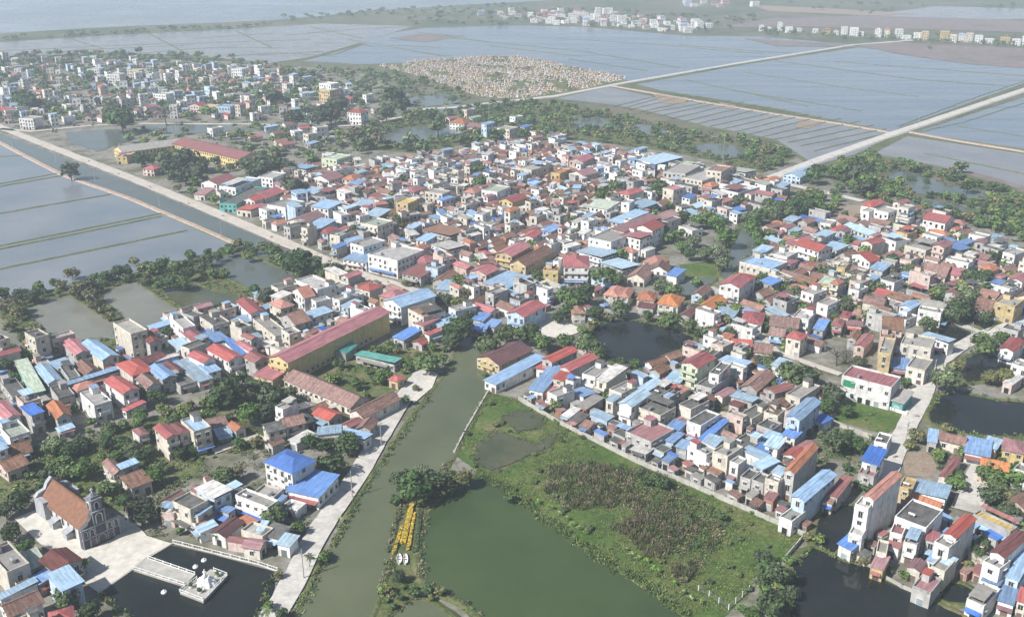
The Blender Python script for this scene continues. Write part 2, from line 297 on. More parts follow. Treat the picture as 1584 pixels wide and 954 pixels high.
# fish ponds on the left
water('fish_pond', [(43, 478), (83, 462), (108, 458), (141, 480), (177, 500), (177, 525), (141, 523), (91, 538), (78, 528), (60, 505)], 'fish_pond', seed=2)
water('fish_pond', [(162, 452), (205, 434), (235, 453), (278, 482), (262, 494), (230, 508), (200, 500), (178, 480), (160, 462)], 'fish_pond', seed=3)
water('fish_pond', [(326, 402), (370, 389), (405, 403), (466, 430), (450, 446), (412, 458), (382, 444), (350, 427), (331, 413)], 'canal_water', seed=4)
water('fish_pond', [(252, 448), (300, 438), (328, 450), (368, 456), (376, 476), (300, 482), (272, 470)], 'swamp_water', seed=5)
water('fish_pond', [(-80, 490), (5, 493), (30, 520), (38, 540), (-80, 548)], 'fish_pond', seed=6)
water('garden_pond', [(372, 632), (395, 615), (425, 628), (432, 650), (400, 672), (378, 660)], 'swamp_water', seed=7)
# river, green pond, swamp
water('river', [(724, 500), (735, 508), (738, 530), (745, 560), (757, 600), (735, 640), (703, 700), (690, 722), (650, 752), (610, 790), (603, 860), (590, 915), (570, 965), (545, 1040), (400, 1060), (440, 985), (462, 945), (485, 902), (505, 860), (535, 810), (562, 760), (587, 720), (612, 685), (642, 640), (674, 602), (690, 577), (706, 545), (716, 520)], 'river_water', jit=0.7, step=3, bk=('bank_grass', 1.6, 0.5), seed=8)
water('green_pond', [(745, 733), (775, 752), (840, 803), (880, 833), (940, 873), (1010, 918), (1062, 958), (1090, 1040), (780, 1040), (752, 960), (705, 925), (658, 905), (648, 870), (655, 800), (688, 768), (722, 745)], 'green_water', jit=0.7, step=3, seed=9)
water('green_pond', [(590, 1040), (607, 955), (640, 925), (668, 932), (708, 962), (740, 1040)], 'river_water', jit=0.7, step=3, seed=10)
area('meadow', [(757, 606), (800, 618), (865, 655), (985, 715), (1100, 765), (1245, 829), (1213, 868), (1165, 905), (1128, 948), (1090, 975), (1060, 954), (1010, 914), (880, 828), (772, 748), (728, 724), (706, 704), (738, 642)], 0.02, 'meadow', jit=1.0)
water('swamp_pool', [(738, 692), (768, 668), (800, 680), (830, 690), (862, 672), (850, 692), (800, 714), (760, 728), (740, 720)], 'swamp_water', z=0.08, seed=11, bk=('bank_grass', 1.2, 0.3))
water('swamp_pool', [(775, 648), (800, 636), (842, 644), (835, 664), (800, 668)], 'swamp_water', z=0.08, seed=12, bk=('bank_grass', 1.2, 0.3))
# dark ponds
water('dark_pond', [(231, 862), (266, 844), (330, 858), (425, 884), (424, 910), (408, 954), (395, 1020), (240, 1020), (200, 950), (166, 935), (153, 919), (202, 884)], 'dark_water', jit=0.15, step=6, bk=None, seed=13)
water('dark_pond', [(430, 225), (480, 180), (540, 145), (640, 140), (750, 145), (860, 170), (960, 205), (1085, 240), (1080, 275), (980, 335), (880, 405), (790, 445), (740, 445), (640, 425), (530, 360), (520, 300), (450, 250)], 'dark_water', crop='B3', seed=14)
water('dark_pond', [(1000, 700), (1060, 610), (1170, 575), (1280, 605), (1420, 630), (1584, 645), (1800, 655), (1800, 830), (1584, 850), (1400, 850), (1250, 840), (1100, 795), (1015, 765)], 'dark_water', crop='B4', seed=15)
water('dark_pond', [(1180, 400), (1300, 345), (1420, 380), (1540, 400), (1500, 440), (1340, 460), (1370, 500), (1240, 530), (1200, 480)], 'dark_water', crop='B4', seed=16)
water('dark_pond', [(1060, 205), (1130, 165), (1320, 235), (1160, 300), (1040, 225)], 'dark_water', crop='B4', seed=17)
water('dark_pond', [(1190, 110), (1280, 90), (1400, 130), (1430, 160), (1360, 205), (1240, 150)], 'dark_water', crop='B4', seed=18)
water('dark_pond', [(250, 555), (310, 535), (420, 580), (450, 605), (640, 655), (720, 725), (1000, 845), (1100, 905), (1200, 950), (1250, 1150), (200, 1150), (120, 780), (170, 630)], 'dark_water', crop='C4', seed=19)
water('dark_pond', [(300, 430), (340, 320), (450, 275), (540, 270), (525, 430), (445, 520), (410, 560), (310, 510)], 'dark_water', crop='C4', seed=20)
water('dark_pond', [(1060, 840), (1110, 740), (1200, 755), (1285, 795), (1250, 865), (1130, 870)], 'dark_water', crop='C4', seed=21)
water('town_canal', [(1146, 345), (1165, 350), (1182, 372), (1158, 402), (1128, 432), (1112, 428), (1125, 400), (1138, 370)], 'canal_water', seed=22)
water('town_canal', [(1032, 441), (1075, 429), (1108, 430), (1085, 448), (1055, 462), (1030, 466)], 'canal_water', seed=23)
water('town_canal', [(1380, 434), (1425, 447), (1470, 462), (1468, 467), (1420, 453), (1376, 438)], 'dark_water', seed=24)
area('marsh', [(1050, 410), (1105, 402), (1118, 415), (1108, 428), (1060, 428)], 0.02, 'meadow')
area('yard_grass', [(1301, 622), (1330, 618), (1405, 642), (1370, 672), (1330, 660), (1290, 650)], 0.02, 'meadow')
area('bare_plot', [(1398, 700), (1436, 698), (1450, 720), (1440, 738), (1400, 735)], 0.02, 'bank_earth')
area('bare_plot', [(1395, 325), (1330, 318), (1288, 318), (1275, 335), (1320, 345)], 0.02, 'bank_earth')
area('garden', [(0, 690), (70, 690), (130, 690), (200, 650), (280, 640), (330, 620), (390, 600), (450, 610), (470, 640), (420, 690), (370, 700), (320, 700), (300, 740), (230, 745), (190, 790), (40, 760), (0, 790)], 0.02, 'garden', forbid=False)
area('garden', [(530, 545), (640, 520), (690, 545), (650, 575), (620, 600), (570, 620), (500, 590), (480, 570)], 0.02, 'garden', forbid=False)
area('garden', [(0, 460), (100, 447), (200, 426), (365, 383), (470, 400), (520, 425), (470, 450), (400, 470), (300, 490), (170, 545), (0, 560)], 0.0, 'bank_grass', forbid=False)
area('grove_floor', [(600, 182), (680, 167), (800, 160), (880, 165), (960, 180), (1080, 210), (1200, 225), (1230, 245), (1180, 268), (1050, 237), (900, 217), (760, 217), (640, 237), (560, 230), (530, 210)], 0.02, 'bank_grass', forbid=False)
for ps in ([(640, 150), (690, 146), (715, 158), (660, 166), (630, 160)], [(670, 168), (740, 158), (735, 168), (690, 178)], [(560, 215), (620, 200), (700, 190), (760, 195), (640, 225)], [(955, 190), (1010, 195), (1060, 215), (1000, 208)], [(1050, 225), (1120, 222), (1180, 240), (1120, 246)], [(880, 185), (930, 182), (960, 200), (900, 200)], [(1345, 268), (1400, 265), (1480, 290), (1560, 300), (1520, 310), (1420, 300)], [(1400, 305), (1470, 315), (1540, 330), (1490, 332), (1410, 318)], [(100, 205), (180, 200), (210, 215), (150, 235), (110, 222)], [(210, 195), (330, 193), (400, 200), (330, 206), (250, 207)]):
    water('grove_pond', ps, 'canal_water', jit=1.5, step=8, bk=None, seed=25)
# paddies beyond the town
bp = ('bank_grass', 2.5, 0.4)
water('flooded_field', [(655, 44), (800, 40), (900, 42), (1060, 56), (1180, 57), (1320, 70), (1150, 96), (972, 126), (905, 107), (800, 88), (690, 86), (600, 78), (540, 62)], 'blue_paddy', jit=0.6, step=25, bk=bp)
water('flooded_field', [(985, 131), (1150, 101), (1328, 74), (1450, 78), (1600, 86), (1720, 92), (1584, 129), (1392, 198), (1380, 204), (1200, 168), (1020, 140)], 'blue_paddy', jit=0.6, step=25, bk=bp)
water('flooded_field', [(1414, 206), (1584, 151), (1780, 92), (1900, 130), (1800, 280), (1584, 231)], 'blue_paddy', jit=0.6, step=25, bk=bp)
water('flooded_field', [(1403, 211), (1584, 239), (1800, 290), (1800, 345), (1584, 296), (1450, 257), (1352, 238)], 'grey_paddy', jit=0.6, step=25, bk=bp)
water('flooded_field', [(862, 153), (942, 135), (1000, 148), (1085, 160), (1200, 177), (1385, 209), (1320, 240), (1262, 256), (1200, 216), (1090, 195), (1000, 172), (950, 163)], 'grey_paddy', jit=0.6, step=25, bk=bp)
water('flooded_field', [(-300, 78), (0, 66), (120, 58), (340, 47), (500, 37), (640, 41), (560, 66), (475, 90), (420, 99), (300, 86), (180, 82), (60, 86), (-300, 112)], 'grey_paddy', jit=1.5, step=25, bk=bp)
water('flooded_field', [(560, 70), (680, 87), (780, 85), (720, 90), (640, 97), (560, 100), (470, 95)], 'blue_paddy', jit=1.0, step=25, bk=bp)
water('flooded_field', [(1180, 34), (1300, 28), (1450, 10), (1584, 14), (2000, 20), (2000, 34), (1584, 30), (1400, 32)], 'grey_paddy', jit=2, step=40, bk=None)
area('fallow_field', [(1320, 70), (1390, 66), (1500, 72), (1700, 80), (1740, 92), (1584, 106), (1500, 100), (1400, 86)], 0.1, 'fallow', jit=4, step=12, forbid=False)
area('fallow_field', [(1100, 44), (1200, 28), (1340, 25), (1520, 30), (1700, 38), (1700, 55), (1500, 48), (1250, 42)], 0.1, 'fallow', jit=4, step=20, forbid=False)
area('fallow_field', [(1160, 8), (1290, 14), (1420, 22), (1350, 25), (1190, 18)], 0.11, 'bank_earth', jit=4, step=20, forbid=False)
for ps in ([(950, 165), (1020, 148), (1040, 146)], [(975, 170), (1060, 150)], [(1000, 176), (1110, 156)], [(1040, 184), (1150, 158)], [(1080, 192), (1190, 166)], [(1120, 200), (1230, 174)], [(1160, 208), (1270, 181)], [(1200, 216), (1330, 188)], [(1240, 226), (1370, 200)], [(880, 92), (1000, 110)], [(540, 62), (680, 86)], [(440, 55), (560, 45), (640, 42)], [(0, 80), (150, 72), (350, 66), (480, 62)], [(200, 84), (330, 74), (440, 75)], [(300, 60), (420, 52)], [(420, 98), (520, 84), (560, 70)], [(350, 88), (430, 82), (520, 88)],
           [(1414, 207), (1490, 190), (1584, 160)], [(1150, 112), (1300, 135), (1420, 150)], [(1060, 124), (1250, 165)], [(1050, 70), (1250, 86)], [(700, 60), (900, 80), (1050, 105)], [(1390, 196), (1490, 158), (1584, 126)], [(965, 168), (1035, 148)], [(990, 174), (1085, 153)], [(1020, 180), (1130, 156)], [(1060, 188), (1170, 162)], [(1100, 196), (1215, 170)], [(1140, 204), (1250, 177)], [(1180, 212), (1300, 184)], [(1220, 221), (1352, 194)], [(1260, 234), (1380, 205)], [(860, 60), (1000, 68), (1180, 84)], [(760, 72), (900, 88)], [(1200, 95), (1420, 124), (1560, 134)], [(1130, 140), (1330, 172)], [(1290, 96), (1584, 118)], [(1430, 238), (1584, 270)], [(1480, 196), (1584, 212)], [(0, 92), (120, 78), (300, 70)], [(100, 58), (160, 76)], [(230, 52), (290, 84)], [(360, 46), (420, 74)], [(480, 42), (560, 60)], [(400, 86), (500, 80)], [(600, 70), (680, 74)], [(640, 50), (760, 66)]):
    fy = sum(p[1] for p in ps)/len(ps); ribbon('field_dyke', ps, 1.3 if fy > 130 else 2.6, 0.02, 'bank_grass', h=0.5, jit=1.2, step=15, forbid=False)
for ps in ([(1408, 205), (1490, 220), (1584, 235), (1800, 285)], [(945, 133), (1080, 157), (1200, 177), (1300, 192), (1392, 208)]):
    ribbon('field_path', ps, 4.0, 0.1, 'earth_path', h=0.6, jit=0.5, step=15)
area('fallow_field', [(600, 60), (660, 52), (720, 56), (660, 66)], 0.1, 'fallow', jit=3, step=12, forbid=False)
area('fallow_field', [(1440, 262), (1500, 272), (1584, 294), (1700, 318), (1584, 288), (1500, 266)], 0.1, 'fallow', jit=3, step=12, forbid=False)
area('fallow_field', [(1150, 60), (1300, 68), (1320, 74), (1200, 72)], 0.1, 'fallow', jit=3, step=12, forbid=False)
area('bare_bank', [(1010, 146), (1065, 152), (1060, 162), (1020, 160)], 0.13, 'bank_earth', jit=1, forbid=False)
area('bare_bank', [(1110, 158), (1140, 164), (1125, 170)], 0.13, 'bank_earth', jit=1, forbid=False)
area('bare_bank', [(1235, 188), (1275, 190), (1250, 200), (1230, 198)], 0.13, 'bank_earth', jit=1, forbid=False)
area('cemetery_ground', [(585, 102), (640, 94), (740, 88), (800, 86), (880, 102), (978, 122), (968, 128), (900, 140), (800, 155), (745, 152), (690, 132), (640, 116)], 0.04, 'garden', jit=9, step=14)
# roads
ribbon('canal_road', [(-60, 172), (0, 197), (60, 221), (130, 248), (200, 275), (300, 316), (400, 358), (500, 402), (560, 427), (640, 452), (700, 478)], 9, 0.12, 'road_dusty', step=8)
ribbon('river_road', [(655, 575), (628, 612), (600, 655), (572, 703), (541, 755), (508, 800), (482, 842), (462, 885), (440, 925), (418, 960), (380, 1030)], 7, 0.12, 'road_concrete', jit=0.25, step=4)
ribbon('pond_road', [(1760, 425), (1584, 497), (1520, 518), (1480, 540), (1452, 560), (1437, 585), (1430, 610), (1410, 645), (1392, 682), (1376, 722), (1362, 752)], 6.5, 0.12, 'road_concrete', jit=0.2, step=4)
ribbon('pond_road', [(1471, 497), (1495, 507), (1521, 518)], 4.5, 0.115, 'road_concrete', jit=0.1)
ribbon('side_road', [(1524, 722), (1510, 755), (1496, 792)], 9, 0.12, 'road_concrete', jit=0.2)
ribbon('dyke_road', [(1192, 277), (1262, 250), (1330, 226), (1390, 205), (1584, 140), (1800, 68)], 8.5, 0.15, 'road_concrete', h=0.9, jit=0.2, step=15)
ribbon('dyke_road', [(1205, 283), (1270, 297), (1335, 312)], 7, 0.15, 'road_concrete', jit=0.2)
ribbon('dyke_road', [(640, 170), (700, 167), (760, 160), (860, 149), (970, 128), (1150, 97), (1320, 70), (1420, 62)], 6, 0.12, 'road_concrete', h=0.6, jit=0.4, step=20)
ribbon('town_road', [(0, 200), (50, 204), (141, 195), (217, 192), (400, 193), (480, 198), (559, 194), (600, 186), (638, 178)], 6, 0.12, 'road_dusty', jit=0.5, step=12)
ribbon('lane', [(20, 632), (90, 610), (180, 585), (230, 560), (330, 520), (420, 500), (520, 470), (600, 450)], 5, 0.1, 'road_dusty', jit=0.3)
ribbon('lane', [(330, 700), (395, 675), (420, 690)], 4, 0.1, 'road_dusty', jit=0.3)
ribbon('lane', [(870, 520), (960, 590), (1080, 650), (1180, 700)], 4, 0.1, 'road_dusty', jit=0.3)
ribbon('lane', [(1085, 520), (1160, 500), (1200, 545), (1300, 580)], 4, 0.1, 'road_dusty', jit=0.3)
ribbon('lane', [(1112, 640), (1180, 660), (1240, 690)], 4, 0.1, 'road_dusty', jit=0.3)
ribbon('lane', [(870, 440), (930, 400), (1000, 355), (1040, 330)], 4, 0.1, 'road_dusty', jit=0.3)
area('plaza', [(22, 803), (60, 788), (200, 800), (228, 830), (266, 842), (230, 861), (202, 883), (153, 918), (122, 896), (102, 872), (60, 840)], 0.1, 'plaza', jit=0)
area('courtyard', [(822, 495), (850, 485), (903, 512), (870, 525), (840, 520)], 0.1, 'plaza', jit=0.4)
area('riverside_plaza', [(632, 586), (652, 571), (678, 579), (668, 601), (642, 624), (622, 612)], 0.105, 'plaza', jit=0.4)
area('yard', [(1406, 581), (1437, 578), (1447, 597), (1412, 642), (1401, 644)], 0.1, 'plaza', jit=0.2)
area('orchard_path', [(205, 455), (215, 451), (280, 480), (272, 485)], 0.03, 'earth_path', jit=0.3, forbid=False)
# air
hz = add('haze', mesh('haze', *(lambda b: (b.v, b.f))((lambda b: (b.box(-30000, 30000, -300, 30000, -1.2, 175), b)[1])(MB())), [bpy.data.materials.new('haze_air')]))
kind(hz, 'stuff'); hm = hz.data.materials[0]; hm.use_nodes = True; hm.node_tree.nodes.clear()
ho = hm.node_tree.nodes.new('ShaderNodeOutputMaterial'); hv = hm.node_tree.nodes.new('ShaderNodeVolumePrincipled')
hv.inputs['Color'].default_value = (.76, .87, 1.0, 1); hv.inputs['Density'].default_value = HAZE; hv.inputs['Anisotropy'].default_value = 0.1
hm.node_tree.links.new(hv.outputs[0], ho.inputs['Volume'])
# ------------------------------------------------------------------ houses
NEAR = 560.0
def unit_box(name, m):
    b = MB(); b.box(-.5, .5, -.5, .5, 0, 1); return b.mesh(name, [m])
def window_mesh():
    b = MB(); b.box(-.5, .5, -.06, .03, 0, 1, 0)            # frame
    b.box(-.62, .62, -.42, .02, 1.1, 1.17, 0)
    for x0, x1 in ((-.43, -.03), (.03, .43)): b.box(x0, x1, -.075, 0, .06, .94, 1)
    return b.mesh('window', [MATS['window_frame'], MATS['glass']])
WINM = window_mesh()
def door_mesh(k):
    b = MB(); b.box(-.5, .5, -.09, .03, 0, 1, 0); b.box(-.44, .44, -.12, 0, 0.02, .95, 1)
    return b.mesh('door', [MATS['window_frame'], MATS[k]])
DOORM = [door_mesh('door_wood'), door_mesh('shutter'), door_mesh('glass')]
def tank_mesh():
    b = MB(); b.tube((-.9, 0, .75), (.9, 0, .75), .5, .5, 10); b.box(-.7, -.6, -.4, .4, 0, .4); b.box(.6, .7, -.4, .4, 0, .4); return b.mesh('water_tank', [MATS['steel']])
TANKM = tank_mesh()
def awning_mesh(k):
    b = MB(); b.slab([(-.5, 0, .35), (-.5, -1, 0), (.5, -1, 0), (.5, 0, .35)], .07); return b.mesh('awning', [rmat(k)])
AWN = {k: awning_mesh(k) for k in ROOF}
def balcony_mesh(k):
    b = MB(); b.box(-.5, .5, -1, 0, -.15, 0); b.box(-.5, .5, -1, -.92, 0, .9); b.box(-.5, -.48, -.92, 0, 0, .9); b.box(.48, .5, -.92, 0, 0, .9); return b.mesh('balcony', [wmat(k)])
BALC = {}
HOUSES, OBBS, GRID = [], [], {}
CELL = 14.0
def obb_axes(o): return ((math.cos(o[4]), math.sin(o[4])), (-math.sin(o[4]), math.cos(o[4])))
def obb_hit(a, b):
    dx, dy = b[0]-a[0], b[1]-a[1]; A, B = obb_axes(a), obb_axes(b)
    for ax in A+B:
        ra = sum(h*abs(ax[0]*x[0]+ax[1]*x[1]) for h, x in zip((a[2], a[3]), A)); rb = sum(h*abs(ax[0]*x[0]+ax[1]*x[1]) for h, x in zip((b[2], b[3]), B))
        if abs(dx*ax[0]+dy*ax[1]) > ra+rb: return False
    return True
def near_obbs(x, y):
    i, j = int(x//CELL), int(y//CELL)
    for a in (-2, -1, 0, 1, 2):
        for b in (-2, -1, 0, 1, 2): yield from GRID.get((i+a, j+b), ())
def put_obb(o): OBBS.append(o); GRID.setdefault((int(o[0]//CELL), int(o[1]//CELL)), []).append(o)
def free(o): return not any(obb_hit(o, q) for q in near_obbs(o[0], o[1]))
def inside_house(x, y, m=0.0):
    for q in near_obbs(x, y):
        dx, dy = x-q[0], y-q[1]; c, s = math.cos(q[4]), math.sin(q[4])
        if abs(dx*c+dy*s) < q[2]+m and abs(-dx*s+dy*c) < q[3]+m: return True
    return False
KINDNAME = {'g': 'gabled', 'x': 'gabled', 'h': 'hipped', 's': 'sheet', 'f': 'flat'}
def house_name(t, rc, ns, small=False):
    if t == 'f': return ('tall_townhouse', 'townhouse') if ns >= 3 else ('flat_roofed_house', 'flat-roofed house') if ns == 2 else ('concrete_house', 'concrete house')
    if rc == 'T': return ('tiled_cottage', 'cottage') if small else ('tiled_house', 'tiled house')
    if rc in 'RDOP': return 'red_roofed_house', 'red-roofed house'
    if rc in 'BL': return 'blue_roofed_house', 'blue-roofed house'
    return 'metal_roofed_house', 'metal-roofed house'
def house(x, y, rot, W, D, h, t, rc, wc, rnd, opts=''):
    """x, y: middle of the footprint; front is local -y"""
    W = max(W, 1.6); D = max(D, 1.6)
    dist = math.hypot(x, y); near = dist < NEAR
    name, cat = house_name(t, rc, max(1, int(round((h+.4)/3.4))), W*D < 36)
    if y > 800: name, cat = ('town_villa', 'villa') if h > 6.4 else ('village_cottage', 'village cottage') if rc == 'T' else ('village_house', 'village house')
    if h <= 3.3 and W*D < 34: name, cat = 'shed', 'shed'
    if 'n=' in opts: name = opts.split('n=')[1].split()[0]; cat = name.replace('_', ' ')
    root = add(name, None, None, (x, y, 0), rot); root.empty_display_size = 2
    hw, hd = W/2, D/2; ins = 0.0 if t == 'f' else 0.25
    if W < 4 or D < 4: ins *= 0.5
    ww, wd = hw-ins, hd-ins
    # ridge along y for g, along x for x
    along_y = t == 'g' or (t in 'hs' and D >= W)
    span = hw if along_y else hd
    pitch = (.55 if rc in 'TO' else .36) if t in 'gxh' else .0
    rise = min(span*pitch, 3.2)
    shed = t == 's'
    drop = min(1.2, (W if not along_y else D)*0.08) if shed else 0
    b = MB()
    def zt(px_, py_):
        return h-0.02
    b.quad(Vector((-ww, -wd, 0)), Vector((ww, -wd, 0)), Vector((ww, -wd, h-.02)), Vector((-ww, -wd, h-.02)))
    b.quad(Vector((ww, -wd, 0)), Vector((ww, wd, 0)), Vector((ww, wd, h-.02)), Vector((ww, -wd, h-.02)))
    b.quad(Vector((ww, wd, 0)), Vector((-ww, wd, 0)), Vector((-ww, wd, h-.02)), Vector((ww, wd, h-.02)))
    b.quad(Vector((-ww, wd, 0)), Vector((-ww, -wd, 0)), Vector((-ww, -wd, h-.02)), Vector((-ww, wd, h-.02)))
    if t == 'f': b.quad(Vector((-ww, -wd, h-.02)), Vector((ww, -wd, h-.02)), Vector((ww, wd, h-.02)), Vector((-ww, wd, h-.02)))
    if t == 'g':
        r_ = rise*ww/hw
        b.tri(Vector((-ww, -wd, h-.02)), Vector((ww, -wd, h-.02)), Vector((0, -wd, h-.04+r_))); b.tri(Vector((ww, wd, h-.02)), Vector((-ww, wd, h-.02)), Vector((0, wd, h-.04+r_)))
    if t == 'x':
        r_ = rise*wd/hd
        b.tri(Vector((-ww, wd, h-.02)), Vector((-ww, -wd, h-.02)), Vector((-ww, 0, h-.04+r_))); b.tri(Vector((ww, -wd, h-.02)), Vector((ww, wd, h-.02)), Vector((ww, 0, h-.04+r_)))
    # openings: list of (face, u, z0, w, h, door)
    ops = []
    ns = max(1, int(round((h+0.4)/3.4)))
    if 'two' in opts: ns = 2
    sh = h/ns
    cang = Vector((-x, -y, 0)).normalized()
    for side, L, nrm in (('f', W, (0, -1)), ('l', D, (-1, 0)), ('r', D, (1, 0))):
        nw = Vector((nrm[0]*math.cos(rot)-nrm[1]*math.sin(rot), nrm[0]*math.sin(rot)+nrm[1]*math.cos(rot), 0))
        if nw.dot(cang) < 0.08: continue
        if 'blank' in opts and side != 'f': continue
        narrow_side = side != 'f' and D > W*1.5
        for s in range(ns):
            n = max(1, int(L/2.9))
            for k in range(n):
                pr = .92 if side == 'f' else (.28 if narrow_side else .6)
                if 'grid' in opts: pr = 1
                if 'few' in opts: pr = .8
                if rnd.random() > pr: continue
                u = (k+.5)/n*L-L/2; isdoor = s == 0 and side == 'f' and (k == n//2 or rnd.random() < .3)
                wi = min(L/n*.62, 1.9 if isdoor else 1.35); hi = min(sh*.72, 2.3) if isdoor else min(sh*.42, 1.5)
                if s > 0 and side == 'f' and rnd.random() < .3: hi = min(sh*.66, 2.2); zb = s*sh+.1
                else: zb = 0.02 if isdoor else s*sh+sh*.32
                if wi > .5 and sh > 2: ops.append((side, u, zb, wi, hi, isdoor))
    if not near:
        for side, u, zb, wi, hi, dr in ops:
            e = .04
            if side == 'f': b.quad(Vector((u-wi/2, -wd-e, zb)), Vector((u+wi/2, -wd-e, zb)), Vector((u+wi/2, -wd-e, zb+hi)), Vector((u-wi/2, -wd-e, zb+hi)), 1)
            else:
                q = -ww-e if side == 'l' else ww+e; k = -1 if side == 'l' else 1
                b.quad(Vector((q, u-k*wi/2, zb)), Vector((q, u+k*wi/2, zb)), Vector((q, u+k*wi/2, zb+hi)), Vector((q, u-k*wi/2, zb+hi)), 1)
    add('wall', b.mesh('wall', [MATS['wall_school'] if name == 'school_building' else wmat(wc), MATS['glass']]), root)
    if near:
        for side, u, zb, wi, hi, dr in ops[:26]:
            if side == 'f': lo, r = (u, -wd, zb), 0
            elif side == 'l': lo, r = (-ww, u, zb), -PI/2
            else: lo, r = (ww, u, zb), PI/2
            add('door' if dr else 'window', rnd.choice(DOORM) if dr else WINM, root, lo, r, (wi, 1, hi))
    # roof
    r = MB(); ov = .3 if t in 'gxhs' and W > 4 else .12
    if t in 'gx':
        A, B_ = (hw, hd) if t == 'g' else (hd, hw)
        dz = rise*ov/max(A, .1)
        for sgn in (-1, 1):
            pts = [(sgn*(A+ov), -B_-ov, h-dz), (sgn*(A+ov), B_+ov, h-dz), (0, B_+ov, h+rise), (0, -B_-ov, h+rise)]
            if t == 'x': pts = [(p[1], -p[0], p[2]) for p in pts]
            if sgn < 0: pts.reverse()
            r.slab([(p[0], p[1], p[2]+.13) for p in pts], .12)
        if near:
            if t == 'g': r.box(-.16, .16, -B_-ov-.02, B_+ov+.02, h+rise+.08, h+rise+.22)
            else: r.box(-B_-ov-.02, B_+ov+.02, -.16, .16, h+rise+.08, h+rise+.22)
    elif t == 'h':
        X, Y = hw+ov, hd+ov; z0, z1 = h, h+rise+.1
        if along_y: p, q = Vector((0, -(Y-X*.9), z1)), Vector((0, Y-X*.9, z1))
        else: p, q = Vector((-(X-Y*.9), 0, z1)), Vector((X-Y*.9, 0, z1))
        a, b_, c, d = Vector((-X, -Y, z0)), Vector((X, -Y, z0)), Vector((X, Y, z0)), Vector((-X, Y, z0))
        if along_y: r.tri(a, b_, p); r.quad(b_, c, q, p); r.tri(c, d, q); r.quad(d, a, p, q)
        else: r.quad(a, b_, q, p); r.tri(b_, c, q); r.quad(c, d, p, q); r.tri(d, a, p)
        r.quad(d, c, b_, a)
    elif t == 's':
        X, Y = hw+ov, hd+ov
        if along_y: zs = (h+.05, h+.05, h+.05+drop, h+.05+drop)
        else: zs = (h+.05+drop*.2, h+.05+drop, h+.05+drop, h+.05+drop*.2)
        r.slab([(-X, -Y, zs[0]), (X, -Y, zs[1]), (X, Y, zs[2]), (-X, Y, zs[3])], .1)
    else:
        pw = .22; ph = .75 if near else .6
        if h < 3.6: ph = .3
        i = pw
        r.slab([(-hw+i, -hd+i, h+.06), (hw-i, -hd+i, h+.06), (hw-i, hd-i, h+.06), (-hw+i, hd-i, h+.06)], .05)
        pm = MB(); pm.box(-hw, hw, -hd, -hd+pw, h-.01, h+ph); pm.box(-hw, hw, hd-pw, hd, h-.01, h+ph); pm.box(-hw, -hw+pw, -hd+pw, hd-pw, h-.01, h+ph); pm.box(hw-pw, hw, -hd+pw, hd-pw, h-.01, h+ph)
        add('parapet', pm.mesh('parapet', [wmat(wc)]), root)
        if near and W > 4.5 and D > 6 and rnd.random() < .6 and 'bare' not in opts:
            sw, sdp = min(W*.4, 3), min(D*.35, 3.2); sb = MB(); sx, sy = rnd.choice((-1, 1))*(hw-sw/2-.5), hd-sdp/2-.5
            sb.box(sx-sw/2, sx+sw/2, sy-sdp/2, sy+sdp/2, h+.05, h+2.3); hd_ = add('stair_head', sb.mesh('stair_head', [wmat(wc)]), root)
            sb = MB(); sb.slab([(sx-sw/2-.2, sy-sdp/2-.2, h+2.45), (sx+sw/2+.2, sy-sdp/2-.2, h+2.45), (sx+sw/2+.2, sy+sdp/2+.2, h+2.55), (sx-sw/2-.2, sy+sdp/2+.2, h+2.55)], .1); add('stair_head_roof', sb.mesh('stair_head_roof', [rmat(rnd.choice('LGKR'))]), hd_)
        elif 'bare' not in opts and W > 3.5 and y < 800 and rnd.random() < .42:      # sheet canopy on posts over the terrace
            cw, cdp = W*rnd.uniform(.6, .95), D*rnd.uniform(.35, .7); cy_ = (D-cdp)/2*rnd.choice((-1, 1, 1)); ch_ = h+rnd.uniform(2.0, 2.6); cm = MB(); cm.slab([(-cw/2, cy_-cdp/2, ch_), (cw/2, cy_-cdp/2, ch_), (cw/2, cy_+cdp/2, ch_+.35), (-cw/2, cy_+cdp/2, ch_+.35)], .08)
            ck = rnd.choice('LLBRGWPK'); can = add('roof_canopy', cm.mesh('roof_canopy', [rmat(ck)]), root); pm_ = MB()
            for sx_ in (-1, 1):
                for sy_ in (-1, 1): pm_.box(sx_*cw*.46-.06, sx_*cw*.46+.06, cy_+sy_*cdp*.46-.06, cy_+sy_*cdp*.46+.06, h+.05, ch_+.05)
            add('post', pm_.mesh('post', [MATS['steel']]), can)
        if near and W*D > 25 and rnd.random() < .55: add('water_tank', TANKM, root, (rnd.uniform(-.3, .3)*W, rnd.uniform(-.35, -.05)*D, h+.06), rnd.choice((0, PI/2)))
    add('roof', r.mesh('roof', [rmat(rc)]), root)
    if near and 'bare' not in opts:
        if ns >= 2 and W > 3.5 and rnd.random() < .6:
            bw = W*rnd.choice((.55, .9, .9)); bk = wc
            if bk not in BALC: BALC[bk] = balcony_mesh(bk)
            for s in range(1, ns): add('balcony', BALC[bk], root, (0, -wd, s*sh), 0, (bw, 1.0+.3*rnd.random(), 1))
        if ns <= 3 and W > 3 and rnd.random() < .4: add('awning', AWN[rnd.choice('LLBGRPK')], root, (0, -wd, 2.5), 0, (W*rnd.uniform(.7, 1), rnd.uniform(1.2, 2.4), 1))
    if name == 'white_block':
        lv = MB()
        for z_ in range(9): lv.box(-hw+.8, -hw+5.2, -hd-.12, -hd-.02, h-3.4+z_*.3, h-3.4+z_*.3+.22)
        add('louvre', lv.mesh('louvre', [MATS['louvre_green']]), root)
    put_obb((x, y, hw, hd, rot))
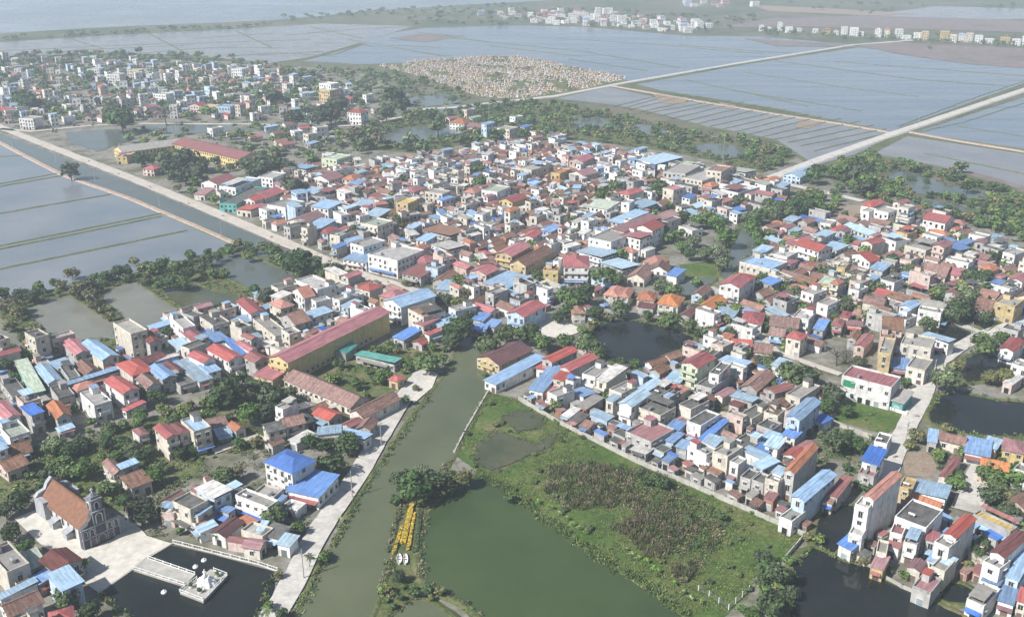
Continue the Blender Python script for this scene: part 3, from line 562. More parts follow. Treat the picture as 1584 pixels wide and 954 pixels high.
    HOUSES.append(dict(o=root, x=x, y=y, W=W, D=D, h=h, ns=ns, t=t, rc=rc, wc=wc, name=name, cat=cat, own=None))
    return root
def roof3(c, v, t, rc, wc, opts, rnd):
    """a house from three corners of its roof at eave height: front-left, front-right, back-right"""
    ax, ay, bx, by, cx, cy, h = v
    f = (lambda x, y: P(x, y, h)) if c == 'PH' else (lambda x, y: PC(c, x, y, h))
    a, b, d = f(ax, ay), f(bx, by), f(cx, cy)
    u, q = b-a, d-b
    tu, tq = math.atan2(u.y, u.x), math.atan2(q.y, q.x)
    df = (tq-PI/2-tu+PI) % (2*PI)-PI
    if abs(df) > 1.3: df = 0; 
    rot = tu+df*(q.length/(u.length+q.length))
    ux, vx = Vector((math.cos(rot), math.sin(rot), 0)), Vector((-math.sin(rot), math.cos(rot), 0))
    W, D = abs(u.dot(ux)), abs(q.dot(vx))
    if c[0] == 'T': W, D = min(W, 15), min(D, 13)
    m = (a+d)/2
    return house(m.x, m.y, rot, W, D, h, t, rc, wc, rnd, opts)
DATA = """
B1 195 585 280 568 165 390 4 s N e
B1 70 620 165 590 100 490 3.5 f K g
B1 285 535 370 505 305 400 4 g L w
B1 350 440 440 405 400 370 4 s L g
B1 455 360 548 330 480 250 6 g R g
B1 615 395 705 355 600 250 6 g L c
B1 400 545 738 452 722 434 3.5 s L g
B1 420 510 490 490 440 410 4 f K g
B1 520 480 610 450 550 390 4 g T g
B1 795 240 885 205 800 130 11 f G c bare
B1 905 290 970 265 930 200 8 g D g
B1 800 490 925 440 850 360 6 h R c
B1 895 415 1000 360 960 330 4 x D g
B1 935 400 1095 365 1085 350 3.5 s W w
B1 750 595 850 560 740 480 7.5 g R w
B1 770 700 890 650 870 635 3 s R w
B1 575 675 680 640 600 560 6.5 f G w
B1 365 620 470 600 400 540 4 f K g
B1 350 740 445 720 370 640 5.5 g O g
B1 365 825 460 800 435 775 2.8 s L w
B1 20 760 105 720 45 620 6 g R w
B1 50 880 165 830 120 745 6 f N w
B1 -20 940 45 910 15 850 3 s B g
B1 90 960 225 945 150 895 3 x T g
B1 985 515 1065 480 1000 400 6 g B g
B1 1062 470 1115 445 1060 385 5 g D g
B1 1210 527 1280 492 1155 380 4 s L w
B1 1100 550 1190 515 1130 455 3.5 f K g
B1 1090 328 1185 295 1135 245 4 s L g
B1 1175 275 1255 250 1195 185 6.5 g R w
B1 1120 200 1195 180 1115 105 8 f G w
B1 1300 285 1385 250 1315 190 4 s B g
B1 1300 187 1395 155 1330 95 7 f K c
B1 1525 112 1600 85 1540 0 8 g R w
B1 1500 160 1580 130 1550 95 5 s L w
B1 1240 410 1300 375 1230 320 7 g R w
B1 1270 470 1340 440 1300 395 5 s L w
B1 1390 405 1460 362 1365 275 7 g R w
B1 1462 355 1512 345 1422 265 5 s B w
B1 1520 340 1560 318 1495 258 6 g R w
B1 1545 260 1600 240 1580 215 5 s L w
B1 850 852 912 830 870 787 4 h P w
B1 1015 870 1085 840 1020 768 8.5 g R c
B1 1100 842 1160 815 1090 757 8 h D c
B1 1190 830 1300 800 1210 730 8.5 f L c
B1 1290 800 1400 770 1350 730 3.5 x T g
B1 1440 830 1490 800 1455 755 3.5 g O g
B1 1330 850 1420 830 1400 790 3 s L g
B2 58 366 178 400 805 92 9.2 g R y n=school_building grid
B2 -10 470 85 515 220 425 4 s R y
B2 800 20 868 75 1050 -10 9 g L w blank
B2 1010 130 1142 92 1050 42 9 f T c
B2 1010 180 1100 140 1060 120 7 s R c
B2 1045 235 1130 205 1100 190 4 s R w
B2 1120 190 1210 135 1170 100 6 s L g
B2 840 240 890 268 985 208 4 s B g
B2 870 275 900 290 930 268 2 s R g
B2 960 270 1000 300 1020 275 3 g R g
B2 605 352 835 420 860 390 3.5 s E g
B2 485 330 540 350 585 295 4 g E g
B2 180 500 560 690 650 622 3.2 x T c
B2 590 700 640 755 830 625 4 g T c
B2 610 800 690 820 720 760 4 g T g
B2 340 712 430 758 505 712 4 x R g
B2 50 830 160 800 135 750 5 x K c
B2 162 800 280 765 250 715 5 x T c
B2 285 765 330 740 305 705 4 g K c
B2 345 850 490 830 520 780 4 s L w
B2 500 830 650 885 685 850 4 s L w
B2 95 255 175 225 60 112 6 f G c
B2 -20 280 60 325 100 290 3 s W w
B2 130 75 205 45 150 5 7 h O c
B2 320 130 460 95 400 65 5 s L w
B2 215 180 290 140 230 80 6 x T g
B2 120 310 200 290 190 275 2.8 s L g
B2 215 255 290 240 280 222 2.8 s W g
B2 330 190 400 175 390 158 2.8 s L g
B2 480 140 545 122 530 108 2.8 s W g
B2 1320 130 1380 150 1410 110 3 s B g
B2 1400 170 1450 190 1475 150 3 s B g
B2 1310 200 1390 215 1400 175 3 s B g
B2 1350 365 1475 425 1660 325 5 g D y n=workshop_building
B2 1405 505 1455 545 1745 385 4 s L w
B2 800 500 855 520 890 490 3.5 h R y
B2 780 610 820 630 840 600 3 g T c
B3 -60 95 45 125 170 50 7.5 g R b
B3 -30 160 30 180 60 150 3.5 s B w
B3 340 100 420 95 400 55 5 h T c
B3 165 375 215 405 355 325 7 g R g
B3 120 430 190 445 210 400 4 s R w
B3 270 425 325 455 482 368 7 g R g
B3 225 490 290 515 330 475 6 s R c
B3 180 590 230 605 270 560 4 s R t
B3 75 560 160 580 285 440 4 s B w
B3 400 475 480 500 580 430 7 f G w
B3 340 575 405 622 468 588 4 s B w
B3 490 495 550 525 660 445 7 s W c
B3 575 570 640 605 735 545 6 f G c
B3 380 660 425 690 515 625 3.5 s G g
B3 550 625 590 645 630 610 7 s L c
B3 275 720 320 740 385 690 3 s W g
B3 330 745 380 770 430 725 3 s K g
B3 390 785 440 810 465 770 3 s T c
B3 635 645 705 678 805 590 8 g L w
B3 745 555 800 580 895 525 6 s L w
B3 735 675 880 740 960 680 6 f K c
B3 800 590 870 620 950 560 6 f K g
B3 800 650 880 690 960 630 4 f K g
B3 720 830 830 925 908 815 5 f P g
B3 900 865 960 892 1018 842 4 s B g
B3 975 910 1040 935 1075 895 4 s L g
B3 920 790 990 815 1030 775 5 s B b
B3 1015 400 1110 440 1205 372 11.5 g R n n=red_roofed_villa
B3 1185 470 1240 490 1300 415 9 f K w
B3 1110 540 1195 575 1290 490 6 f K g
B3 920 500 1000 530 1030 480 5 s L g
B3 965 565 1010 595 1040 555 5 h O c
B3 880 570 960 610 985 585 5 f K g
B3 995 665 1065 700 1170 640 6 f K c
B3 1045 765 1125 800 1235 725 6.5 f K w
B3 1095 885 1135 910 1285 770 4 s B w
B3 1120 900 1200 930 1260 870 4 s L w
B3 1245 385 1390 440 1428 405 5 s L g
B3 1390 545 1480 585 1560 480 4 g T g
B3 1310 605 1440 652 1475 622 4 s L g
B3 1300 650 1360 680 1390 655 3 s D g
B3 1370 725 1440 760 1530 690 4.5 f K c
B3 1520 710 1600 740 1640 690 5 f K c
B3 1480 790 1560 830 1610 780 4 f K g
B3 1320 900 1420 950 1500 880 4 f K g
B3 1500 860 1584 900 1620 850 4 s L g
B3 1440 940 1520 975 1570 920 4 s B g
B3 1370 150 1500 165 1520 95 5 h R c
B3 1140 55 1205 95 1245 20 4 g O c
B3 1225 110 1330 140 1340 85 3.5 s L e
B3 1230 255 1275 280 1310 230 4 h O c
B3 1310 290 1435 300 1440 260 4 x R g
B3 1450 330 1560 350 1570 300 4 x T c
B3 1000 105 1060 125 1110 75 4 g D g
B3 640 690 700 705 720 690 3 s K g
B3 560 770 640 800 670 780 3 f K g
B3 590 830 660 870 700 840 3.2 f K g
B3 700 930 790 970 830 930 3 s W g
B3 850 930 900 960 940 925 3.5 f K g
B4 470 485 772 562 828 495 8.6 f R w n=white_block blank few two bare
B4 780 630 850 655 900 590 4 s G e
B4 690 345 765 355 800 262 10 f G y
B4 700 250 795 260 800 215 9 f T p
B4 710 190 835 200 845 140 9 x T p
B4 820 290 1010 320 1050 255 9 f G c
B4 790 335 870 345 880 310 4 s L g
B4 760 430 870 440 890 385 4 s B g
B4 970 230 1125 290 1150 268 6 s L w
B4 870 430 980 460 1020 390 6 f G c
B4 130 725 215 755 335 640 10 g L b
B4 300 740 350 775 400 745 4 s B b
B4 110 835 185 865 215 830 5 s B w
B4 135 600 215 635 325 550 7 f G c
B4 290 600 360 620 380 560 4 g D g
B4 0 680 75 715 130 650 5 g T c
B4 118 240 215 260 270 225 8 h R c
B4 25 170 200 190 210 140 5 x T c
B4 20 225 115 240 130 205 5 x T b
B4 300 190 360 205 385 150 5 s B g
B4 455 120 510 130 530 90 6 h R c
B4 405 170 470 180 490 135 5 h P g
B4 560 290 620 315 650 240 5 g P p
B4 510 250 560 265 580 215 5 g T g
B4 480 165 590 175 595 145 4 x P c
B4 175 125 270 150 300 95 7 f W w
B4 830 50 900 75 935 40 6 g L w
B4 935 60 1085 90 1130 40 5 x G c
B4 1410 35 1530 65 1580 20 8 f G y
B4 1290 70 1390 90 1400 30 5 x T c
B4 1445 310 1530 340 1575 270 6 g R w
B4 1470 520 1520 545 1560 490 4 g W p n=shrine
B4 990 880 1050 890 1060 820 4 s L g
B4 1055 865 1215 905 1240 865 4 x T c
B4 1215 945 1370 975 1390 890 4 s B w
B4 1340 905 1420 935 1440 880 4 s L w
B4 1450 930 1590 960 1600 885 6 h P y
B4 660 890 740 905 780 850 5 f K w
B4 0 900 80 930 120 875 6 s L w
C4 605 215 668 245 830 85 15 g O w blank n=tube_house
C4 553 270 632 302 666 247 13 f W w blank bare n=tube_house
C4 510 445 590 470 615 425 7 f W w blank bare
C4 452 500 530 545 598 482 4.5 s B w
C4 150 210 240 240 440 80 9 g L b
C4 95 345 165 385 240 310 4.5 f G w bare
C4 385 200 445 225 530 115 5 s P g
C4 350 240 410 260 440 210 4 s T c
C4 130 55 185 85 310 -85 10 g O g blank
C4 35 60 100 85 145 50 8 s L w
C4 0 110 80 140 130 90 7 f G c
C4 -10 220 50 240 80 200 4 s P t
C4 -80 120 -10 150 40 100 5 f K g
C4 -150 100 -90 125 -40 70 5 f K g
C4 795 345 985 420 1085 305 8 f K w bare
C4 765 440 840 465 860 400 6 f P w
C4 850 500 930 530 970 430 6 f G w
C4 760 500 830 550 845 480 4 s P w
C4 675 560 740 575 755 500 5 f G c
C4 640 640 720 665 765 590 4 s P y
C4 870 645 950 680 985 620 4 g P c
C4 980 475 1050 495 1070 440 6 s R g
C4 920 770 1020 830 1060 730 4.5 f P g
C4 1020 650 1100 690 1150 620 6 f G c
C4 990 600 1060 630 1090 585 5 s L w
C4 1105 440 1175 480 1280 350 11 g R w blank n=tube_house
C4 1050 500 1130 550 1175 485 9.5 f G w bare
C4 1080 615 1140 650 1170 600 6 s L w
C4 1415 555 1482 615 1580 455 11 g D w blank n=tube_house
C4 1350 620 1440 680 1480 617 9 f G w bare
C4 1325 725 1430 760 1455 715 5 s B w
C4 1250 850 1345 910 1420 790 4.5 f G w
C4 1485 700 1560 740 1640 560 7 s L b
C4 1420 850 1520 880 1550 790 4 s B w
C4 1540 850 1600 870 1620 790 5 s R c
C4 1275 330 1500 440 1540 410 4.5 f Y g
C4 905 180 1110 240 1130 160 4 s L w
C4 830 160 905 190 915 120 5 f Y y
C4 900 222 1070 285 1085 255 4 x O y
C4 1310 25 1480 55 1500 10 6 x O y
C4 590 -10 690 20 740 -60 8 s B w
C4 580 75 670 110 690 50 5 f P g
C4 1040 90 1100 95 1220 -20 4 g P c
C1 690 90 760 60 700 -20 5 g T c
C1 745 45 850 10 820 -15 6 s L g
C1 800 165 930 115 870 55 4 s T c
C1 1062 250 1165 310 1270 245 7.5 f K c
C1 1165 310 1210 335 1300 280 6 s L c
C1 1200 365 1230 395 1300 330 3.5 s O g
C1 1020 310 1070 350 1085 290 4 f W p
C1 1205 165 1310 240 1412 182 7.5 s W b
C1 1320 290 1400 320 1440 290 4 s B g
C1 1295 430 1380 465 1488 375 4 g D w
C1 1480 350 1530 405 1560 370 3.5 s O g
C1 1458 212 1640 300 1690 250 6 f G w
C1 1495 425 1610 480 1660 420 4 f W c
C1 45 690 182 632 50 495 7.5 f G c
C1 0 850 225 745 210 718 4 s L w
C1 240 755 340 690 290 650 4 s B g
C1 345 675 515 600 400 530 5.5 g D c
C1 55 955 265 860 205 790 5.5 x T w
C1 330 980 480 970 420 905 4 h R w
C1 40 65 170 10 110 -40 4 x T p
C2 15 0 205 65 365 -10 9 h B w n=white_villa
C2 205 165 375 238 455 105 4.5 s B w
C2 80 235 130 260 165 215 4 s B w
C2 0 190 100 240 130 180 4.5 f G c
C2 160 270 240 310 275 260 3 f W w
C2 -10 420 30 430 60 370 4 s L w
C2 30 440 120 480 180 410 4 s K c
C2 110 500 190 520 245 460 4 s L w
A5 1255 165 1330 185 1420 140 7 g R w
A5 1390 190 1450 215 1555 150 8 f L w
A5 1410 290 1470 320 1584 210 5 f K e
A5 1215 235 1260 250 1295 215 4 s P c
A5 1515 270 1560 290 1640 250 6 g R w
A5 1470 330 1540 350 1580 320 4 s R c
A5 745 10 790 20 800 -10 5 f Y y
A5 900 80 945 95 965 75 5 h R p
PH 287 222 365 252 384 240 7 x P y n=school_building grid
PH 186 238 285 222 280 215 6 x G y n=school_building grid
A6 15 135 90 150 150 115 6 f W w
A6 395 20 480 35 560 5 9 f N n
A6 215 75 290 100 345 75 5 s L c
A6 330 140 430 160 515 130 6 g P w
A6 530 145 590 160 620 130 5 h O c
A6 565 175 620 190 640 160 4 s B w
A6 510 210 575 235 600 200 5 h O c
A6 250 230 330 250 395 215 4 s L w
A6 355 310 430 340 480 300 7 s L w
A6 350 250 420 270 470 230 5 f K g
A6 -20 250 50 275 120 225 6 g R g
A6 -30 310 60 345 80 320 4 s R g
A6 85 305 165 335 255 290 8 f G w
A6 210 400 280 430 370 370 6 g P c
A6 300 440 370 465 450 410 7 s L w
A6 380 470 430 490 470 450 6 h R b
A6 460 490 500 510 560 470 8 f G c
A6 650 420 730 450 800 410 10 f N c
A6 665 365 740 385 790 345 6 s L g
A6 695 280 740 305 765 260 4 h O c
A6 600 300 670 320 700 290 5 s L w
A6 870 290 920 310 945 280 10 f Y y
A6 1045 225 1130 250 1150 225 9 f G c
A6 900 215 960 235 1000 200 5 h R c
A6 1270 225 1330 240 1360 210 5 h O c
A6 1400 215 1470 240 1510 200 8 f N w
A6 1500 275 1560 300 1620 260 6 g R y
A6 1033 458 1175 515 1250 470 5 s T g
A6 1085 550 1160 600 1245 562 5 s W w
A6 985 515 1030 535 1075 500 6 s L w
A6 720 610 855 670 965 590 9 f W w
A6 565 630 670 675 740 600 5 s L w
A6 580 545 640 575 760 530 9 f G w
A6 960 640 1030 670 1085 630 6 h R g
A6 915 720 1000 760 1060 700 5 s P g
A6 1040 690 1100 710 1130 680 7 f G b
A6 1080 770 1150 790 1210 730 4 g T g
A6 1480 600 1560 630 1640 560 9 g R y
A6 1320 710 1400 745 1440 700 6 g R p
A6 1450 780 1520 850 1590 760 4 s L g
A6 1090 820 1180 830 1220 780 4 s L g
A6 605 810 680 835 760 800 8 h R c
A6 750 860 850 890 920 840 8 h R y
A6 245 770 355 840 450 800 8 f W w
A6 225 830 270 885 325 860 7 g O w
A7 790 30 850 70 955 20 8 s L k n=warehouse
A7 940 100 1050 130 1080 70 10 f G g
A7 1180 95 1260 112 1290 75 13 f T c grid bare n=apartment_block
A7 1080 140 1150 180 1200 120 9 f W c
A7 1290 215 1360 250 1440 200 6 f W w
A7 1300 90 1400 120 1450 100 6 s N w
A7 40 80 90 105 160 70 8 f G c
A7 350 30 410 50 440 15 8 g R p
A7 235 110 270 125 300 90 8 f O y
A7 340 110 410 135 470 105 7 g P c
A7 635 230 690 250 760 215 9 h R c
A7 915 205 960 225 1010 200 11 f R c
A7 700 300 770 330 850 300 6 s L e
A7 590 400 640 430 770 360 5 s L g
A7 500 510 590 560 680 470 9 f G w
A7 600 450 660 480 860 390 10 s P c
A7 660 490 760 530 800 490 9 s R w
A7 740 440 840 475 870 430 10 g R w
A7 860 380 930 410 980 370 5 s P g
A7 1010 440 1070 475 1115 455 4 f W w
A7 540 660 640 720 720 680 5 s L g
A7 400 590 520 650 590 600 5 s L w
A7 290 680 450 688 430 620 10 h R w
A7 165 710 255 720 260 690 8 f T y
A7 690 745 790 770 830 700 4 g T c
A7 790 650 880 680 915 640 5 h O c
A7 820 700 930 720 930 680 5 g T w
A7 930 730 985 750 1015 710 5 s B w
A7 560 850 630 880 640 820 5 h O c
A7 640 862 695 880 705 822 5 h O c
A7 745 880 850 900 850 850 5 h O c
A7 745 925 840 940 850 895 3.5 s D g
A7 880 905 1000 935 1005 875 6 h O c
A7 1080 850 1140 870 1180 820 5 g T b
A7 1250 790 1370 820 1420 760 11 g R w
A7 1330 755 1430 780 1450 740 10 h R w
A7 1400 660 1560 720 1620 660 8 f L c
A7 30 500 100 510 150 470 7 g R w
A7 165 460 210 475 260 445 5 s B g
A7 -20 660 60 690 200 590 7 g T y
A7 80 590 160 610 190 575 6 h O c
A7 230 520 285 550 325 530 6 f G w
A7 450 310 560 340 600 300 7 s N w
A8 160 120 235 150 265 95 5 g L b
A8 605 305 665 325 715 285 8 h R w
A8 690 340 760 365 800 335 8 f G w
A8 820 320 880 335 905 315 11 f G c
A8 805 385 880 400 910 375 6 f G w
A8 975 390 1110 420 1150 385 8 x R w
A8 495 435 640 500 700 480 5 x L c
A8 400 460 450 480 495 440 5 h R c
A8 205 545 330 600 385 565 9 x R w
A8 300 490 360 510 420 480 8 s L w
A8 370 560 440 590 490 560 6 s L w
A8 70 650 160 680 190 655 6 s R w
A8 50 610 140 640 180 600 7 f W w
A8 790 470 870 490 930 470 7 f T y
A8 730 510 800 545 870 520 7 f W w
A8 880 560 990 600 1040 560 7 f G c
A8 1085 560 1150 600 1230 575 5 s B g
A8 1190 535 1230 555 1265 530 5 s B w
A8 520 610 640 660 690 640 7 g R w
A8 960 720 1110 750 1140 690 5 x T p
A8 1100 720 1200 745 1215 705 5 x R p
A8 1310 690 1390 715 1430 690 5 h O c
A8 1365 555 1430 570 1485 540 6 f W w
A8 1460 600 1530 620 1600 590 8 f G w
A8 1390 780 1480 815 1500 785 4 s B w
A8 1500 760 1580 780 1620 740 8 g R w
A8 0 890 40 920 140 850 4 g T g
A8 330 780 410 800 440 770 7 s N y
A8 240 840 300 870 360 830 6 f G w
A8 440 690 490 700 510 670 8 f G y
T2 545 690 625 710 665 675 11 h R w
T2 1170 755 1260 775 1300 740 6 h O w
T2 1280 780 1390 800 1400 765 5 x P p
T2 1470 790 1540 830 1570 780 9 f G c
T2 380 550 440 575 480 550 14 f N y
T2 380 515 440 530 480 510 18 f W w
T1 1170 650 1230 670 1260 640 6 g R p
T1 1240 660 1320 680 1340 640 7 f Y y
T1 1330 660 1410 680 1440 640 8 f L b
T1 1420 430 1480 450 1510 415 10 f L w
T1 120 730 190 745 260 715 9 f G w
T1 -20 680 90 690 110 670 6 x R c
T1 650 620 830 630 860 610 5 x G c
T1 920 580 1040 600 1080 570 9 f G w
T1 650 470 730 500 770 440 12 f G w
T1 790 440 850 455 870 420 12 f Y c
T1 520 430 620 440 650 415 10 f G w
"""
hr = random.Random(5)
for ln in DATA.strip().split('\n'):
    q = ln.split()
    roof3(q[0], [float(v) for v in q[1:8]], q[8], q[9], q[10], ' '.join(q[11:]), hr)
# ------------------------------------------------------------------ the houses between them
def fill(poly, n, dirs, wr, dr, pal, seed, gap=0.25, hmix=((3.6, .5), (6.8, .4), (10, .1)), limit=9999, forb=True, jit=0.12):
    rnd = random.Random(seed); pts = [P(*p) for p in poly]; pp = [(p.x, p.y) for p in pts]; x0, x1 = min(p[0] for p in pp), max(p[0] for p in pp); y0, y1 = min(p[1] for p in pp), max(p[1] for p in pp); k = 0
    keys, ws = zip(*pal)
    for it in range(n):
        x, y = rnd.uniform(x0, x1), rnd.uniform(y0, y1)
        if not inpoly(x, y, pp): continue
        W, D = rnd.uniform(*wr), rnd.uniform(*dr)
        if it > n*.6: W *= .72; D *= .72
        rot = rnd.choice(dirs)+rnd.gauss(0, jit)
        while rot > PI: rot -= 2*PI
        # the front turns to the side that the camera sees
        fx, fy = math.sin(rot), -math.cos(rot)
        if fx*(-x)+fy*(-y) < -0.2*math.hypot(x, y): rot += PI
        o = (x, y, W/2+gap/2, D/2+gap/2, rot)
        if not free(o): continue
        if forb:
            c, s = math.cos(rot), math.sin(rot)
            if any(blocked(x+c*a*W/2-s*b*D/2, y+s*a*W/2+c*b*D/2, .3) for a in (-1, 0, 1) for b in (-1, 0, 1)): continue
        rc, tt, wcs = rnd.choices(keys, ws)[0]
        u = rnd.random(); h = hmix[-1][0]
        for hv_, pr in hmix:
            if u < pr: h = hv_; break
            u -= pr
        if rc == 'T': h = min(h, 4.2)
        if tt == 'f' and h < 4 and rnd.random() < .5: h = 6.8
        h *= rnd.uniform(.88, 1.12)
        if tt == 'g' and W > D*1.15: tt = 'x'
        house(x, y, rot, W, D, h, tt, rc, rnd.choice(wcs), rnd); k += 1
        if k >= limit: break
    return k
def adir(a, b): p, q = P(*a), P(*b); return math.atan2(q.y-p.y, q.x-p.x)
d1 = adir((200, 275), (500, 402)); d2 = adir((1195, 283), (1335, 312)); d3 = adir((803, 618), (1245, 829)); d4 = adir((505, 800), (628, 612)); d5 = adir((230, 560), (420, 500))
core = [(('T', 'g', 'cwgwpt'), 44), (('R', 'h', 'cwp'), 2), (('O', 'h', 'cwp'), 3), (('P', 'g', 'cg'), 6), (('L', 's', 'wgb'), 7), (('B', 's', 'gw'), 1), (('K', 'f', 'gc'), 7), (('G', 'f', 'wcwgw'), 20), (('W', 's', 'wc'), 7), (('L', 'g', 'wc'), 2)]
mixd = [(('T', 'g', 'cwgp'), 18), (('R', 'g', 'cwp'), 5), (('O', 'h', 'cwp'), 5), (('P', 'g', 'cgp'), 8), (('L', 's', 'wgb'), 13), (('B', 's', 'gw'), 4), (('K', 'f', 'gc'), 12), (('G', 'f', 'wcwgwp'), 22), (('W', 's', 'wc'), 4), (('N', 's', 'wc'), 2)]
rtwn = [(('T', 'g', 'cwgp'), 30), (('R', 'g', 'cwp'), 5), (('O', 'h', 'cwp'), 5), (('P', 'g', 'cgp'), 10), (('L', 's', 'wgb'), 8), (('B', 's', 'gw'), 2), (('K', 'f', 'gcw'), 9), (('G', 'f', 'wcwgwp'), 22), (('W', 's', 'wc'), 3)]
fart = [(('T', 'g', 'cwp'), 22), (('R', 'g', 'cwp'), 9), (('L', 's', 'wgb'), 11), (('K', 'f', 'gcw'), 12), (('G', 'f', 'wwcbw'), 34), (('W', 'f', 'w'), 6), (('P', 'g', 'wp'), 6)]
Z_EDGE = [(318, 300), (345, 288), (420, 300), (500, 330), (560, 352), (640, 385), (720, 420), (800, 440), (870, 440), (860, 470), (720, 500), (640, 440), (560, 412), (450, 365), (330, 312)]
Z_CORE = [(440, 270), (520, 248), (560, 262), (620, 250), (700, 238), (800, 228), (900, 228), (1000, 245), (1040, 270), (1000, 330), (960, 370), (900, 400), (860, 440), (780, 430), (700, 400), (600, 365), (500, 330), (430, 300)]
Z_EAST = [(960, 250), (1050, 258), (1180, 285), (1215, 300), (1200, 340), (1140, 350), (1050, 345), (1000, 400), (930, 420), (900, 400), (960, 370)]
Z_R = [(1195, 350), (1290, 340), (1340, 322), (1450, 335), (1584, 410), (1720, 440), (1720, 480), (1584, 480), (1500, 480), (1470, 500), (1330, 520), (1280, 525), (1250, 560), (1180, 560), (1120, 520), (1075, 495), (1060, 470), (1100, 455), (1180, 450), (1170, 400)]
fill(Z_EDGE, 5000, [d1, d1+PI/2], (5, 7), (8, 13), mixd, 21)
fill(Z_CORE, 20000, [d1, d1+PI/2, d1+.25], (4.0, 6.0), (6, 10), core, 22, hmix=((3.6, .68), (6.6, .27), (9.5, .05)), jit=.2)
fill(Z_EAST, 4000, [d2, d2+PI/2], (5, 8), (8, 13), mixd, 23)
fill(Z_R, 8000, [d2, d2+PI/2], (5, 7.5), (8, 12), rtwn, 24, hmix=((3.6, .55), (6.8, .38), (9.8, .07)))
fill([(735, 490), (800, 470), (860, 470), (900, 440), (1010, 470), (1080, 490), (1080, 480), (940, 460), (860, 450), (760, 450), (700, 460)], 1200, [d1, d1+PI/2], (5, 7), (7, 11), mixd, 25)
fill([(0, 545), (60, 540), (170, 545), (300, 485), (400, 465), (560, 430), (640, 455), (620, 470), (480, 540), (400, 580), (340, 590), (200, 620), (90, 660), (0, 690)], 2500, [d5, d5+PI/2], (4.5, 6.5), (7, 12), mixd, 26)
fill([(960, 600), (1010, 560), (1100, 540), (1200, 580), (1260, 610), (1250, 700), (1260, 760), (1180, 770), (1060, 715), (900, 650), (830, 612), (900, 600)], 3000, [d3, d3+PI/2], (4, 6), (6, 10), mixd, 27, hmix=((3.6, .5), (6.6, .5)))
fill([(1450, 720), (1584, 690), (1700, 700), (1700, 800), (1584, 800), (1530, 760)], 300, [d3, d3+PI/2], (5, 7), (8, 11), mixd, 28, limit=8)
fill([(1470, 520), (1540, 510), (1640, 500), (1640, 590), (1560, 590)], 200, [d2], (5, 7), (7, 9), rtwn, 29, limit=6)
fill([(0, 700), (60, 690), (50, 740), (0, 750)], 200, [d5], (5, 7), (7, 10), mixd, 30, limit=4)
fill([(370, 690), (420, 670), (470, 640), (500, 620), (560, 640), (540, 690), (430, 700)], 300, [d5+PI/2], (4, 6), (6, 8), core, 31, limit=7, hmix=((3.6, 1),))
fill([(255, 790), (350, 740), (400, 790), (430, 830), (400, 865), (330, 850)], 400, [d3, d4], (3.5, 5), (5, 7), mixd, 32, limit=9, hmix=((3.4, 1),))
fill([(0, 880), (90, 850), (140, 925), (120, 954), (60, 1000), (0, 1000)], 300, [d5], (4.5, 6), (6, 9), mixd, 33, limit=6)
shk = [(('K', 's', 'gc'), 5), (('G', 's', 'gc'), 5), (('T', 's', 'gtc'), 5), (('L', 's', 'gw'), 3), (('B', 's', 'g'), 2), (('P', 's', 'gt'), 2)]
for i_, (z_, dd_, lim_) in enumerate(((Z_R, d2, 70), ([(803, 622), (1245, 832), (1260, 760), (1200, 580), (1100, 540), (1010, 560), (900, 600), (830, 610)], d3, 110), ([(0, 545), (60, 540), (170, 545), (300, 485), (560, 430), (640, 455), (480, 540), (400, 580), (200, 620), (0, 690)], d5, 70), ([(1300, 860), (1340, 800), (1584, 760), (1584, 960), (1450, 930)], d3, 24), ([(720, 500), (860, 470), (900, 440), (1080, 480), (1080, 500)], d1, 14))):
    fill(z_, 2600, [dd_, dd_+PI/2], (2.2, 3.6), (2.6, 4.6), shk, 60+i_, gap=.1, hmix=((2.6, .7), (3.1, .3)), limit=lim_)
# far town on the left, with its trees; the villages beyond the fields
fill([(-60, 100), (60, 90), (200, 100), (350, 106), (470, 122), (560, 145), (585, 175), (560, 186), (480, 190), (330, 186), (200, 186), (60, 198), (-60, 196)], 5000, [d1, d1+PI/2, 0.3], (5, 8.5), (6.5, 11), fart, 34, gap=2.4, hmix=((3.8, .4), (7, .42), (10.5, .18)), limit=350)
fill([(380, 190), (480, 195), (560, 205), (470, 235), (420, 225), (300, 205)], 500, [d1], (6, 9), (8, 12), fart, 35, gap=3, limit=14)
fill([(690, 175), (800, 190), (900, 230), (800, 225), (690, 200)], 500, [d2], (6, 9), (8, 12), mixd, 36, gap=2, limit=12)
fill([(800, 26), (860, 18), (950, 22), (1060, 35), (1110, 40), (1060, 52), (960, 42), (830, 38)], 3000, [0.1, 1.6], (9, 15), (10, 18), [(('G', 'f', 'www'), 4), (('W', 'f', 'w'), 3), (('L', 's', 'w'), 2), (('R', 'g', 'w'), 1), (('T', 'g', 'c'), 2)], 37, gap=5, hmix=((4.5, .3), (8, .4), (12, .3)), limit=95, forb=False)
fill([(740, 20), (800, 16), (800, 34), (740, 34)], 600, [0.1], (10, 14), (10, 14), fart, 38, gap=10, limit=9, forb=False)
fill([(1060, 4), (1190, 8), (1190, 14), (1060, 12)], 600, [0.1], (12, 18), (10, 14), fart, 39, gap=20, limit=10, forb=False)
rr = random.Random(40)
for i in range(30):     # the row of villas along the far edge of the flooded fields
    xx = 1178+i*14+rr.uniform(-3, 3); yy = 47+(xx-1178)*.058+rr.uniform(-1.5, 1.5)
    p = P(xx, yy); wv = rr.uniform(8, 13)
    if i % 7 == 5: continue
    house(p.x, p.y, -0.25+rr.uniform(-.1, .1), wv, rr.uniform(10, 14), rr.choice((6, 9, 11, 13)), rr.choice('ffgh'), rr.choice('WGROL'), rr.choice('wwwwcy'), rr)
